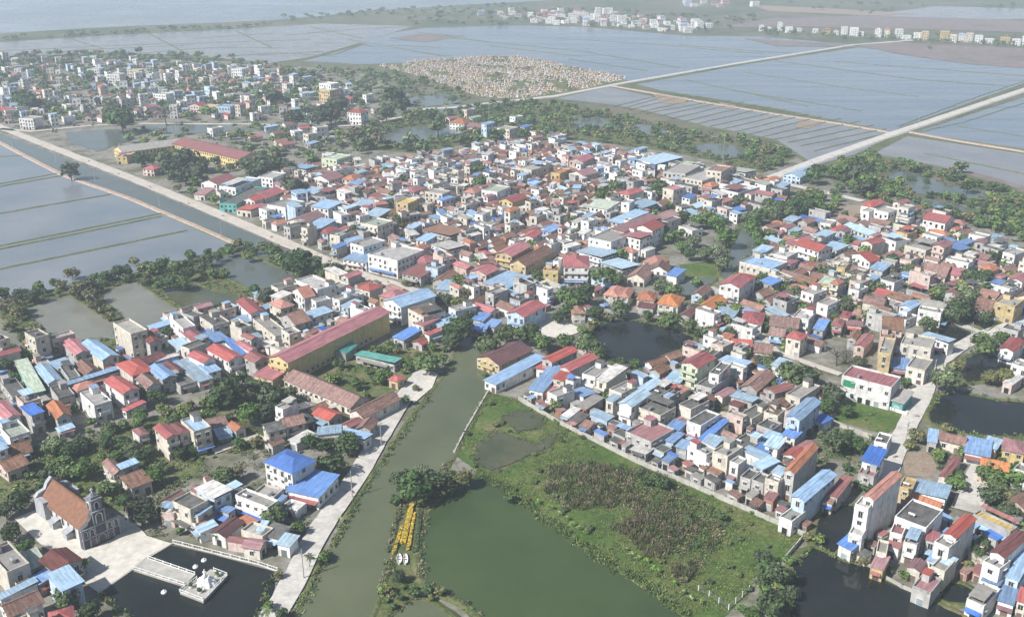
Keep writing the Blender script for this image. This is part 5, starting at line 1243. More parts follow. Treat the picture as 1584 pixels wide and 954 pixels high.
scrub('bank_plants', pts_line([(735, 728), (772, 750), (840, 803), (880, 832), (940, 872), (1010, 916), (1062, 956)], .8, .7, (.8, 1.9), (.8, 2.3), 57), ['mid', 'mid', 'dark', 'light'], 46, .21, 1, 58)
scrub('bank_plants', pts_line([(735, 728), (772, 750), (840, 803), (880, 832), (940, 872), (1010, 916), (1062, 956)], 1.2, .5, (.6, 1.2), (1.2, 2.2), 59), ['bright', 'light', 'mid'], 20, .26, 1, 60, upright=True)
RB = [(668, 607), (640, 645), (610, 690), (585, 727), (560, 766), (533, 815), (503, 865), (482, 906), (460, 950)]
scrub('bank_plants', pts_line(RB, .8, .8, (.6, 1.3), (.4, 1.3), 61), ['mid', 'olive', 'dark', 'light'], 26, .28, 1, 62)
scrub('bank_plants', pts_line([(757, 606), (735, 645), (706, 704)], 1.0, .8, (.5, 1.1), (.3, 1.0), 63), ['mid', 'olive', 'light'], 22, .28, 1, 64)
scrub('bank_plants', pts_line([(700, 715), (655, 752), (615, 792), (606, 860), (597, 905), (590, 925)], .8, .8, (.6, 1.2), (.5, 1.5), 65)+pts_line([(660, 790), (652, 830), (651, 870), (660, 903), (700, 925), (740, 950)], .9, .7, (.5, 1.1), (.4, 1.2), 66)+pts_line([(640, 920), (607, 952), (590, 990)], .8, .6, (.6, 1.1), (.4, .9), 67), ['olive', 'mid', 'dark', 'brown'], 26, .28, 1, 68)
scrub('undergrowth', pts_in([(0, 690), (70, 690), (200, 650), (280, 640), (330, 620), (390, 600), (450, 610), (470, 640), (420, 690), (370, 700), (320, 700), (300, 740), (230, 745), (190, 790), (40, 760), (0, 790)], 420, (.8, 2), (.4, 1.4), 69, thr=-.15, ns=.08), ['mid', 'dark', 'light', 'olive'], 26, .3, 1, 70)
scrub('undergrowth', pts_in([(230, 748), (300, 735), (400, 680), (560, 640), (500, 800), (430, 862), (300, 842), (235, 830)], 260, (.8, 1.8), (.3, 1.2), 169, thr=-.05, ns=.07), ['mid', 'olive', 'dark', 'light'], 22, .3, 1, 170)
scrub('undergrowth', pts_in([(1250, 700), (1290, 660), (1350, 680), (1360, 720), (1300, 740)], 90, (.8, 1.8), (.3, 1.2), 171, thr=-.2, ns=.07), ['mid', 'olive', 'dark'], 22, .3, 1, 172)
scrub('undergrowth', pts_in([(1440, 700), (1584, 690), (1584, 860), (1480, 800)], 140, (.8, 1.6), (.3, 1.2), 173, thr=-.1, ns=.07), ['mid', 'olive', 'dark'], 20, .3, 1, 174)
scrub('undergrowth', pts_in([(0, 462), (200, 427), (365, 382), (520, 425), (470, 450), (400, 470), (300, 490), (170, 545), (0, 560)], 520, (.8, 2), (.5, 1.8), 71, thr=-.2, ns=.06), ['dark', 'mid', 'olive'], 22, .34, 1, 72)
scrub('undergrowth', pts_in([(500, 590), (560, 545), (640, 520), (690, 545), (650, 575), (600, 600)], 120, (.6, 1.4), (.3, 1), 73, thr=-.2, ns=.1), ['mid', 'light', 'olive'], 22, .28, 1, 74)
scrub('undergrowth', pts_in([(600, 182), (680, 167), (800, 160), (960, 180), (1200, 225), (1230, 245), (1180, 268), (1050, 237), (900, 217), (760, 217), (640, 237), (540, 210)], 700, (1.5, 3.5), (.5, 2), 75), ['dark', 'mid', 'olive'], 12, .8, 1, 76)
scrub('undergrowth', pts_in([(1300, 250), (1345, 240), (1430, 262), (1584, 305), (1700, 330), (1700, 420), (1584, 380), (1450, 330), (1350, 312), (1290, 290)], 500, (1.2, 3), (.4, 1.6), 77), ['dark', 'mid', 'olive'], 12, .7, 1, 78)
scrub('undergrowth', pts_in([(-40, 78), (200, 80), (420, 100), (590, 112), (740, 150), (600, 180), (560, 245), (430, 270), (200, 235), (60, 200), (-40, 196)], 1100, (2, 4.5), (.6, 2.4), 79), ['dark', 'mid', 'olive'], 9, 1.2, 1, 80)
allb = []
for i_, (c_, ps) in enumerate((('B3', [(430, 225), (480, 180), (540, 145), (640, 138), (750, 145), (860, 170), (960, 205), (1085, 240)]), ('B3', [(790, 450), (740, 448), (640, 428), (530, 365), (515, 300), (440, 245)]), ('B4', [(1000, 700), (1060, 605), (1170, 568), (1280, 600), (1420, 626), (1584, 640)]), ('B4', [(1015, 768), (1100, 798), (1250, 845), (1400, 855), (1584, 855)]), ('B4', [(1180, 395), (1300, 340), (1420, 375), (1540, 400)]), ('B4', [(1240, 535), (1370, 505), (1340, 462), (1500, 445)]), ('C4', [(250, 545), (310, 525), (440, 590), (600, 635), (640, 650)]), ('C4', [(120, 780), (200, 1100)]), ('C4', [(250, 560), (180, 620), (120, 780)]), ('C1', [(620, 820), (700, 880), (800, 960)]), ('A7', [(1380, 430), (1300, 560), (1250, 720)]), ('A7', [(1500, 460), (1440, 600), (1300, 750)]), ('C2', [(90, 700), (40, 860), (20, 950)]), ('A8', [(780, 790), (980, 830), (1130, 890)]))):
    allb += pts_line(ps, 1.2, .7, (.5, 1.3), (.4, 1.3), 90+i_, crop=c_)
scrub('bank_plants', allb, ['mid', 'olive', 'dark', 'light'], 24, .3, 1, 110)
wd = []
rw = random.Random(111)
for zn in (Z_CORE, Z_R, Z_EAST, Z_EDGE, [(0, 545), (300, 485), (560, 430), (640, 455), (480, 540), (340, 590), (90, 660), (0, 690)], [(900, 620), (1010, 560), (1200, 580), (1260, 760), (1060, 715)]): wd += pts_in(zn, 420, (.8, 2.2), (.3, 1.6), rw.randint(1, 999), thr=-.15, ns=.03)
scrub('weeds', wd, ['mid', 'dark', 'olive'], 14, .45, 1, 112)
mat('tower_stone', (.27, .28, .30), col2=(.13, .135, .15), scale=.9)
# ------------------------------------------------------------------ church, pier and other single things
THINGS = []
def thing(name, label, cat, loc=(0, 0, 0), rot=0.0, group=None):
    o = add(name, None, None, loc, rot); ptag(o, label, cat, group); return o
A, B_, D_ = PC('C1', 515, 548), PC('C1', 745, 442), PC('C1', 195, 335)
u = (B_-A).normalized(); CW = (B_-A).length; vv = Vector((-u.y, u.x, 0)); CD = (D_-A).dot(vv)
cen = A+u*CW/2; CH = thing('church', 'stone-fronted church with orange tiled nave roof and dark ornate bell tower facade beside the plaza', 'church', (cen.x, cen.y, 0), math.atan2(u.y, u.x))
nw, ne, nr = CW*.36, 5.6, 10.0
b = MB(); y0, y1 = 1.6, CD-1.6
for s in (-1, 1): b.quad(*[Vector(q) for q in ((s*nw, y0, 0), (s*nw, y1, 0), (s*nw, y1, ne), (s*nw, y0, ne))])
for yy in (y0, y1): b.v += [Vector(q) for q in ((-nw, yy, 0), (nw, yy, 0), (nw, yy, ne), (0, yy, nr-.1), (-nw, yy, ne))]; n = len(b.v); b.f.append(tuple(range(n-5, n))); b.i.append(0)
add('wall', b.mesh('wall', [MATS['wall_white']]), CH)
b = MB()
for s in (-1, 1):
    pts = [(s*(nw+.7), y0+.1, ne-.45), (s*(nw+.7), y1-.1, ne-.45), (0, y1-.1, nr+.2), (0, y0+.1, nr+.2)]
    b.slab(pts if s > 0 else pts[::-1], .18)
b.box(-.25, .25, y0+.1, y1-.1, nr+.16, nr+.42)
mat('church_tiles', (.24, .125, .08), col2=(.16, .085, .06), scale=.8, rough=.9, spec=.15)
add('roof', b.mesh('roof', [MATS['church_tiles']]), CH)
def prism(prof, ya, yb, mb, i=0):
    n = len(mb.v); k = len(prof); mb.v += [Vector((x, ya, z)) for x, z in prof]+[Vector((x, yb, z)) for x, z in prof]
    mb.f.append(tuple(range(n, n+k))); mb.i.append(i); mb.f.append(tuple(reversed(range(n+k, n+2*k)))); mb.i.append(i)
    for j in range(k): mb.f.append((n+(j+1) % k, n+j, n+k+j, n+k+(j+1) % k)); mb.i.append(i)
hw = CW/2
half = [(hw, 0), (hw, 6.0), (hw-.8, 7.0), (hw*.62, 7.4), (hw*.55, 8.3), (hw*.42, 9.0), (hw*.34, 10.4), (hw*.30, 11)]
prof = [(-x, z) for x, z in half]+[(x, z) for x, z in reversed(half)]
b = MB(); prism(prof, 0, 1.6, b); add('facade', b.mesh('facade', [MATS['stone_dark']]), CH)
b = MB()      # pale outlines, pilasters and cornices
for x in (-hw+.25, -hw*.62, -hw*.3, hw*.3, hw*.62, hw-.25): b.box(x-.16, x+.16, -.28, -.01, 0, 6.6 if abs(x) > hw*.5 else 10.6)
for z in (3.3, 6.3): b.box(-hw-.1, hw+.1, -.34, -.02, z, z+.3)
b.box(-hw*.36, hw*.36, -.34, -.02, 10.5, 10.9)
add('trim', b.mesh('trim', [MATS['stone_light']]), CH)
b = MB(); tw = hw*.27
b.box(-tw, tw, .2, 2*tw+.2, 10.9, 14.0); b.box(-tw-.25, tw+.25, -.05, 2*tw+.45, 14.0, 14.35); b.box(-tw*.75, tw*.75, .2+tw*.25, .2+tw*1.75, 14.35, 15.0); b.tube((0, .2+tw, 15.0), (0, .2+tw, 15.9), tw*.7, tw*.3, 10)
TW = add('bell_tower', b.mesh('bell_tower', [MATS['tower_stone']]), CH)
b = MB(); b.box(-.12, .12, tw+.1, tw+.34, 15.8, 17.3); b.box(-.48, .48, tw+.12, tw+.32, 16.6, 16.82); add('cross', b.mesh('cross', [MATS['white_paint']]), TW)
def arch_mesh(name, fr, gl):
    b = MB(); pr = [(.5, 0), (.5, .7)]+[(.5*math.cos(t), .7+.3*math.sin(t)) for t in (.5, 1.0, 1.57, 2.14, 2.64)]+[(-.5, .7), (-.5, 0)]
    prism(pr[::-1], -.1, .02, b, 0); prism([(x*.72, z*.88+.03) for x, z in pr[::-1]], -.16, -.05, b, 1); return b.mesh(name, [MATS[fr], MATS[gl]])
ARW, ARD = arch_mesh('arched_window', 'white_paint', 'glass'), arch_mesh('arched_door', 'stone_light', 'door_wood')
add('door', ARD, CH, (0, -.02, 0), 0, (2.6, 1.6, 3.1))
for x in (-hw*.46, hw*.46): add('door', ARD, CH, (x, -.02, 0), 0, (1.7, 1.6, 2.7))
add('window', ARW, CH, (0, -.02, 6.9), 0, (2.2, 1.6, 3.2))
for x in (-hw*.46, hw*.46, -hw*.8, hw*.8): add('window', ARW, CH, (x, -.02, 3.8), 0, (1.3, 1.6, 2.2))
add('window', ARW, TW, (0, .2, 11.3), 0, (1.4, 1.4, 2.3)); add('window', ARW, TW, (-tw, .2+tw, 11.3), -PI/2, (1.4, 1.4, 2.3))
nb_ = 7
for i in range(nb_): add('window', ARW, CH, (-nw, y0+(i+.7)*(y1-y0)/(nb_+.4), 1.7), -PI/2, (1.5, 1.4, 2.8))
b = MB(); gp = [(-hw*.98, 0), (-hw*.98, 6.4), (-hw*.8, 7.4), (-hw*.42, 7.9), (-hw*.3, 9.4), (0, 11.0), (hw*.3, 9.4), (hw*.42, 7.9), (hw*.8, 7.4), (hw*.98, 6.4), (hw*.98, 0)]
prism(gp, CD-1.5, CD, b); b.box(-hw*.98, -hw*.98+1.6, CD-6, CD-1.5, 0, 6.2); b.box(hw*.98-1.6, hw*.98, CD-6, CD-1.5, 0, 6.2); add('rear_gable', b.mesh('rear_gable', [MATS['stone_light']]), CH)
for i in (.3, .62):
    b = MB(); yy = y0+i*(y1-y0); b.box(-nw-2.4, -nw, yy-1.2, yy+1.2, 0, 2.4); b.slab([(-nw-2.7, yy-1.5, 2.5), (-nw, yy-1.5, 3.3), (-nw, yy+1.5, 3.3), (-nw-2.7, yy+1.5, 2.5)], .12); add('side_porch', b.mesh('side_porch', [MATS['stone_light']]), CH)
b = MB()
for i in range(3): b.box(-hw*.7+i*.3, hw*.7-i*.3, -1.8+i*.5, 0, i*.18, i*.18+.18)
add('steps', b.mesh('steps', [MATS['stone_dark']]), CH)
put_obb((cen.x+vv.x*CD/2, cen.y+vv.y*CD/2, hw, CD/2, math.atan2(u.y, u.x)))
# pier on the dark pond
q = [PC('C1', *p, .9) for p in ((815, 655), (905, 590), (1195, 690), (1130, 755))]; PT = [PC('C1', *p, 1.1) for p in ((1102, 795), (1290, 655), (1392, 695), (1245, 850))]
PR = thing('pier', 'concrete pier with white railings and a square platform over the dark pond before the church', 'pier')
def ccw(ps): return ps if poly_area(ps) > 0 else ps[::-1]
b = MB(); b.slab(ccw(q), .7); add('walkway', b.mesh('walkway', [MATS['concrete']]), PR)
b = MB(); b.slab(ccw(PT), .8); add('platform', b.mesh('platform', [MATS['concrete']]), PR)
def rail(pts, h, gap, mb, closed=False, w=.12):
    n = len(pts)
    for i in range(n if closed else n-1):
        a, c = pts[i], pts[(i+1) % n]; L = (c-a).length; ang = math.atan2((c-a).y, (c-a).x); M = Matrix.Translation(a) @ Matrix.Rotation(ang, 4, 'Z')
        mb.box(0, L, -w/2, w/2, h-.12, h, 0, M); mb.box(0, L, -w/2, w/2, .02, .14, 0, M); k = max(1, int(L/gap))
        for j in range(k+1): mb.box(j*L/k-.09, j*L/k+.09, -.09, .09, 0, h+.12, 0, M)
        for j in range(k*4): mb.box((j+.5)*L/(k*4)-.03, (j+.5)*L/(k*4)+.03, -.03, .03, .14, h-.12, 0, M)
b = MB(); rail([q[0], q[3]], .9, 2.5, b); rail([q[1], q[2]], .9, 2.5, b); add('railing', b.mesh('railing', [MATS['white_paint']]), PR)
b = MB(); rail([PT[1].lerp(PT[0], .45), PT[0], PT[3], PT[2], PT[1].lerp(PT[2], .2)], .9, 2.5, b); add('railing', b.mesh('railing', [MATS['white_paint']]), PR)
b = MB()
for f_ in (.1, .5, .9):
    for g_ in (.1, .5, .9):
        c_ = (PT[0].lerp(PT[3], f_)).lerp(PT[1].lerp(PT[2], f_), g_); b.tube((c_.x, c_.y, -.4), (c_.x, c_.y, .35), .25, .25, 8)
add('pile', b.mesh('pile', [MATS['old_concrete']]), PR)
gc = PC('C1', 1262, 750, 1.1); GR = thing('grotto', 'white rock grotto with a standing statue on the pier platform', 'grotto', (gc.x, gc.y, 1.1))
bm = bmesh.new(); bmesh.ops.create_icosphere(bm, subdivisions=4, radius=1)
for v_ in bm.verts:
    k_ = 1+.35*mnoise.noise(v_.co*2.2)+.2*mnoise.noise(v_.co*5); v_.co = Vector((v_.co.x*2.5*k_*(1-.45*max(0, v_.co.z)), v_.co.y*2.0*k_*(1-.45*max(0, v_.co.z)), max(-.02, v_.co.z*2.9*k_)))
me = bpy.data.meshes.new('rock'); bm.to_mesh(me); bm.free(); me.materials.append(MATS['white_paint']); add('rock', me, GR)
b = MB(); b.tube((0, 0, 0), (0, 0, 1.1), .42, .3, 10); b.tube((0, 0, 1.1), (0, 0, 1.6), .34, .2, 10); b.tube((0, 0, 1.6), (0, 0, 1.72), .1, .1, 8); b.tube((0, 0, 1.72), (0, 0, 2.05), .16, .12, 8); b.tube((-.3, 0, 1.5), (-.55, -.2, .95), .1, .07, 6); b.tube((.3, 0, 1.5), (.55, -.2, .95), .1, .07, 6)
st = add('statue', b.mesh('statue', [MATS['white_paint']]), GR, (0, 0, 2.8))
for i, (x_, y_) in enumerate(((1170, 770), (1225, 800), (1330, 700))):
    c_ = PC('C1', x_, y_, 1.1); pl = thing('planter', ('round concrete planter with a clipped bush near the pier walkway end', 'round concrete planter with a clipped bush at the pier platform front', 'round concrete planter with a clipped bush at the far pier corner')[i], 'planter', (c_.x, c_.y, 1.1))
    b = MB(); b.tube((0, 0, 0), (0, 0, .5), .45, .6, 10); add('pot', b.mesh('pot', [MATS['white_paint']]), pl); add('bush', FARCR['mid'][i % 3], pl, (0, 0, 1.0), 0, (.8, .8, .7))
for i, (x_, y_, lb) in enumerate(((1005, 800, 'small white float on the dark pond before the pier platform'), (1198, 645, 'small white float on the dark pond beside the pier walkway'), (1250, 605, 'small yellowish float on the dark pond behind the grotto'))):
    c_ = PC('C1', x_, y_, .1); fl = thing('pond_float', lb, 'float', (c_.x, c_.y, .08), i*1.1)
    b = MB(); b.tube((0, 0, 0), (0, 0, .45), .85, .7, 12); add('hull', b.mesh('hull', [MATS['white_paint']]), fl); b = MB(); b.tube((0, 0, .45), (0, 0, 1.0), .45, .12, 10); add('cap', b.mesh('cap', [MATS['wall_cream' if i == 2 else 'white_paint']]), fl)
# balustrades, walls and fences
def wallrun(name, label, cat, px, h, th, m, crop=None, cap=None, group=None):
    ps = [PC(crop, *p) if crop else P(*p) for p in px]; r = thing(name, label, cat, (ps[0].x, ps[0].y, 0), 0, group); o0 = Vector((ps[0].x, ps[0].y, 0)); b = MB(); c = MB()
    for i in range(len(ps)-1):
        a, q_ = ps[i]-o0, ps[i+1]-o0; L = (q_-a).length; M = Matrix.Translation(a) @ Matrix.Rotation(math.atan2((q_-a).y, (q_-a).x), 4, 'Z'); b.box(-th*.3, L, -th/2, th/2, 0, h, 0, M); k = max(1, int(L/4))
        for j in range(k+1): c.box(j*L/k-th*.8, j*L/k+th*.8, -th*.8, th*.8, 0, h+.18, 0, M)
    add('panel', b.mesh('panel', [MATS[m]]), r); add('pillar', c.mesh('pillar', [MATS[cap or m]]), r); return r
bp_ = [PC('C1', *p) for p in ((1062, 496), (1300, 556), (1584, 628), (1700, 668))]
BL = thing('balustrade', 'white balustrade along the dark pond behind the pier', 'balustrade'); b = MB(); rail(bp_, 1.1, 3, b); add('railing', b.mesh('railing', [MATS['white_paint']]), BL)
b = MB(); ss = [p.copy() for p in bp_]
for a, c in zip(ss, ss[1:]):
    M = Matrix.Translation(a) @ Matrix.Rotation(math.atan2((c-a).y, (c-a).x), 4, 'Z'); b.box(0, (c-a).length, -.35, -.1, -.02, .1, 0, M)
add('kerb', b.mesh('kerb', [MATS['concrete']]), BL)
bp2 = [PC('C1', *p) for p in ((600, 812), (800, 672), (905, 592), (1058, 502))]
BL2 = thing('quay_wall', 'low pale quay wall along the plaza edge above the dark pond', 'wall'); b = MB()
for a, c in zip(bp2, bp2[1:]):
    M = Matrix.Translation(a) @ Matrix.Rotation(math.atan2((c-a).y, (c-a).x), 4, 'Z'); b.box(0, (c-a).length, -.25, .25, -.1, .35, 0, M)
add('coping', b.mesh('coping', [MATS['concrete']]), BL2)
wallrun('boundary_wall', 'long pale concrete wall between the green meadow and the houses', 'wall', [(803, 619), (865, 656), (985, 716), (1100, 766), (1245, 830)], 1.7, .25, 'concrete')
wallrun('boundary_wall', 'short concrete wall at the meadow corner beside the dark pond', 'wall', [(1245, 830), (1228, 850), (1214, 866)], 1.5, .25, 'concrete')
wallrun('retaining_wall', 'thin pale retaining wall along the river bank beside the meadow', 'wall', [(757, 603), (740, 632), (718, 670), (703, 700)], .7, .5, 'concrete')
wallrun('boundary_wall', 'pale concrete wall of the garden below the wide white block', 'wall', [(1284, 653), (1310, 665), (1348, 678)], 1.6, .25, 'concrete')
wallrun('boundary_wall', 'low white wall between the wide white block and its grass yard', 'wall', [(1301, 615), (1375, 633), (1402, 642)], 1.2, .25, 'white_paint')
wallrun('boundary_wall', 'cream wall in front of the long brown tiled classroom block', 'wall', [(441, 603), (470, 616), (540, 640)], 1.9, .3, 'wall_cream')
wallrun('boundary_wall', 'low stone wall at the water edge below the red tube house', 'wall', [(1338, 872), (1364, 893), (1395, 910), (1441, 930)], 1.3, .3, 'concrete')
wallrun('boundary_wall', 'pale wall of the villa lane north of the white villa', 'wall', [(398, 679), (408, 690), (418, 700)], 1.6, .3, 'wall_cream')
fp = [PC('C3', *p) for p in ((1110, 790), (1175, 825), (1295, 905), (1420, 790), (1475, 735))]; FN = thing('fence', 'white post and wire fence round the meadow corner', 'fence')
for a, c in zip(fp, fp[1:]):
    k = max(1, int((c-a).length/3.2))
    for j in range(k): p_ = a.lerp(c, j/k); b = MB(); b.tube((0, 0, 0), (0, 0, 1.9), .12, .1, 6); add('post', b.mesh('post', [MATS['white_paint']]), FN, p_)
    b = MB()
    for z in (.6, 1.1, 1.6): b.tube(a+Vector((0, 0, z)), c+Vector((0, 0, z)), .03, .03, 4)
    add('wire', b.mesh('wire', [MATS['steel']]), FN)
# the flower strip with the two boats on the dyke between the river and the green pond
area('islet', [(690, 722), (722, 738), (688, 766), (656, 798), (650, 868), (657, 904), (640, 922), (607, 952), (590, 1000), (572, 962), (592, 915), (605, 862), (612, 792), (652, 754)], 0.03, 'bank_grass', jit=.4)
def bed(label, c0, c1, w0, w1, m, h, n, seed):
    a, c = PC('C2', *c0), PC('C2', *c1); L = (c-a).length; r_ = random.Random(seed); rt = thing('flower_bed', label, 'flower bed', (a.x, a.y, 0), math.atan2((c-a).y, (c-a).x)); b = MB(); b.slab([(0, -w0/2-.2, .2), (L, -w1/2-.2, .2), (L, w1/2+.2, .2), (0, w0/2+.2, .2)], .2); add('soil', b.mesh('soil', [MATS['bark']]), rt); b = MB()
    for i in range(n):
        x = r_.random(); w_ = w0+(w1-w0)*x; p = Vector((x*L, r_.uniform(-.5, .5)*w_, r_.uniform(.3, h))); s = r_.uniform(.12, .26); t = Vector((math.cos(i), math.sin(i), r_.gauss(0, .3))).normalized(); q_ = Vector((-t.y, t.x, r_.gauss(0, .3))).normalized(); b.quad(p-t*s-q_*s, p+t*s-q_*s, p+t*s+q_*s, p-t*s+q_*s)
    add('blooms' if m == 'yellow_flowers' else 'leaves', b.mesh('blooms', [MATS[m]]), rt)
bed('widest bright yellow flower bed on the dyke between river and green pond', (940, 268), (885, 505), 1.2, 1.5, 'yellow_flowers', .9, 1500, 1)
bed('thin yellow flower bed on the river side of the dyke', (880, 400), (825, 570), .7, .9, 'yellow_flowers', .7, 420, 2)
bed('short yellow flower bed between the leafy rows on the dyke', (955, 320), (915, 545), .6, .9, 'yellow_flowers', .6, 380, 3)
bed('leafy green bed on the pond side of the dyke', (990, 300), (960, 560), 1.2, 1.3, 'foliage_mid', .9, 900, 4)
for i, (x_, y_) in enumerate(((862, 600), (900, 602))):
    c_ = PC('C2', x_, y_, .1); bo = thing('rowing_boat', ('small white boat pulled up on the dyke, nearer the river', 'small white boat pulled up on the dyke, nearer the green pond')[i], 'boat', (c_.x, c_.y, .05), PI/2+.12)
    b = MB(); secs = []
    for t in (-1, -.7, -.2, .3, .75, 1): secs.append((t*2.4, .72*math.sqrt(max(.02, 1-abs(t)**2.4)), .55+.18*t*t))
    for (xa, wa, ha), (xb, wb, hb) in zip(secs, secs[1:]):
        for s in (-1, 1): b.quad(Vector((xa, s*wa, ha)), Vector((xb, s*wb, hb)), Vector((xb, s*wb*.55, 0)), Vector((xa, s*wa*.55, 0))); b.quad(Vector((xa, s*wa*.9, ha)), Vector((xb, s*wb*.9, hb)), Vector((xb, s*wb*.5, .12)), Vector((xa, s*wa*.5, .12))); b.quad(Vector((xa, s*wa*.9, ha)), Vector((xb, s*wb*.9, hb)), Vector((xb, s*wb, hb)), Vector((xa, s*wa, ha)))
        b.quad(Vector((xa, -wa*.5, .12)), Vector((xb, -wb*.5, .12)), Vector((xb, wb*.5, .12)), Vector((xa, wa*.5, .12)))
    add('hull', b.mesh('hull', [MATS['white_paint']]), bo); b = MB(); b.box(-.15, .15, -.6, .6, .38, .44); b.box(1.0, 1.25, -.5, .5, .4, .46); add('seat', b.mesh('seat', [MATS['door_wood']]), bo)
# poles and masts
b = MB(); b.tube((0, 0, 0), (0, 0, 9.5), .2, .13, 8); POLE = b.mesh('pole', [MATS['concrete']]); b = MB(); b.box(-.9, .9, -.06, .06, 8.6, 8.75); b.box(-.7, .7, -.06, .06, 7.9, 8.02); ARM = b.mesh('crossarm', [MATS['steel']])
PW = [((87, 252), 'on the dyke path near the lone dark bush'), ((147, 279), 'on the dyke path past the lone dark bush'), ((247, 320), 'on the dyke path by the double dyke'), ((343, 368), 'at the dyke path end by the fish ponds'), ((20, 232), 'on the dyke path nearest the far town'),
      ((1443, 590), 'by the pond road bend'), ((1400, 690), 'by the bare plot on the pond road'), ((1500, 530), 'where the pond road forks'), ((590, 690), 'on the river road by the long tiled shed'), ((545, 770), 'on the river road by the blue annex'), ((470, 895), 'on the river road beside the black pond'), ((838, 200), 'in the grove behind the old town'), ((1318, 290), 'by the branch dyke road'), ((1420, 198), 'at the dyke crossroads'), ((1530, 160), 'far along the big dyke road')]
for (x_, y_), wh in PW: p_ = P(x_, y_); r_ = thing('utility_pole', 'slim pale concrete utility pole '+wh, 'utility pole', p_, .6); add('pole', POLE, r_); add('crossarm', ARM, r_)
for (x_, y_, H, lb) in ((756, 206, 36, 'tall thin lattice mast in the grove beside the cemetery'), (1118, 255, 22, 'thin steel mast rising by the apartment block')):
    p_ = P(x_, y_); r_ = thing('radio_mast', lb, 'mast', p_); b = MB()
    for i in range(3):
        a0 = i*2.094; c0 = Vector((math.cos(a0), math.sin(a0), 0))
        b.tube(c0*.9, c0*.35+Vector((0, 0, H)), .09, .07, 5)
    add('leg', b.mesh('leg', [MATS['steel']]), r_); b = MB(); n_ = int(H/1.6)
    for j in range(n_):
        for i in range(3):
            ra, rb = .9-.55*j/n_, .9-.55*(j+1)/n_; p0 = Vector((math.cos(i*2.094)*ra, math.sin(i*2.094)*ra, j*H/n_)); p1 = Vector((math.cos((i+1)*2.094)*rb, math.sin((i+1)*2.094)*rb, (j+1)*H/n_)); b.tube(p0, p1, .045, .045, 4)
    add('bracing', b.mesh('bracing', [MATS['steel']]), r_)
# the cemetery
def tomb_mesh(k, m2):
    b = MB(); b.box(-1.1, 1.1, -1.6, 1.6, 0, .5); b.box(-.9, .9, .2, 1.4, .5, 1.9, 1); 
    b.slab([(-1.15, .0, 1.9), (0, .0, 2.6), (0, 1.6, 2.6), (-1.15, 1.6, 1.9)], .12, 2); b.slab([(0, .0, 2.6), (1.15, .0, 1.9), (1.15, 1.6, 1.9), (0, 1.6, 2.6)], .12, 2); b.box(-.12, .12, .7, .9, 2.5, 3.4, 1)
    return b.mesh('tomb', [MATS[k], MATS[m2], MATS['wall_yellow' if k == 'wall_cream' else 'roof_faded_maroon' if k == 'wall_pinkish' else 'wall_pinkish' if k == 'wall_white' else 'wall_grey']])
TOMBS = [tomb_mesh('wall_white', 'wall_pinkish'), tomb_mesh('wall_cream', 'wall_yellow'), tomb_mesh('wall_pinkish', 'wall_cream'), tomb_mesh('concrete', 'wall_white')]
TW_ = ['white', 'yellowish', 'pinkish', 'grey']
cp_ = [P(*p) for p in [(588, 103), (640, 95), (740, 89), (800, 87), (880, 103), (972, 121), (900, 138), (800, 153), (745, 150), (690, 131), (640, 115)]]; cpp = [(p.x, p.y) for p in cp_]; rt_ = random.Random(9); tl = []
x0, x1 = min(p[0] for p in cpp), max(p[0] for p in cpp); y0_, y1_ = min(p[1] for p in cpp), max(p[1] for p in cpp); occ = {}
for it in range(60000):
    x, y = rt_.uniform(x0, x1), rt_.uniform(y0_, y1_)
    if not inpoly(x, y, cpp): continue
    key = (int(x//4.2), int(y//5.5))
    if key in occ or mnoise.noise(Vector((x*.03, y*.022, 4)))+.6*mnoise.noise(Vector((x*.09, y*.07, 7)))+.35*rt_.random() < .10: continue
    occ[key] = 1; tl.append((math.hypot(x, y), x, y))
tl.sort(); rst = []
for i, (d_, x, y) in enumerate(tl):
    k_ = rt_.choices((0, 1, 2, 3), (4, 5, 3, 3))[0]; s_ = rt_.uniform(.6, 1.25); a_ = rt_.choice((.4, .4, 1.97))+rt_.gauss(0, .08)
    if i < 300:
        o = add('tomb', TOMBS[k_], None, (x, y, .05), a_, (s_, s_, s_*rt_.uniform(.7, 1.1))); ptag(o, 'small %s tomb in the crowded front half of the cemetery' % TW_[k_], 'tomb', '%s tombs in the front half of the cemetery' % TW_[k_])
    else: rst.append((TOMBS[k_], Matrix.Translation((x, y, .05)) @ Matrix.Rotation(a_, 4, 'Z') @ Matrix.Diagonal((s_*1.1, s_*1.1, s_*.85, 1))))
b = MB(); ms = [MATS[n_] for n_ in ('wall_white', 'wall_cream', 'wall_pinkish', 'concrete', 'wall_yellow', 'wall_grey', 'roof_faded_maroon')]; mi = {m.name: i for i, m in enumerate(ms)}
for me, M in rst:
    n = len(b.v); b.v += [M @ v_.co for v_ in me.vertices]; ix = [mi[m.name] for m in me.materials]
    for p_ in me.polygons: b.f.append(tuple(n+q_ for q_ in p_.vertices)); b.i.append(ix[p_.material_index])
kind(add('graveyard', b.mesh('graveyard', ms)), 'stuff')
scrub('undergrowth', pts_in([(588, 103), (640, 95), (740, 89), (800, 87), (880, 103), (972, 121), (900, 138), (800, 153), (745, 150), (690, 131), (640, 115)], 330, (1.5, 4), (.6, 2), 201, thr=-.2, ns=.03), ['mid', 'olive', 'dark'], 9, 1.1, 1, 202)
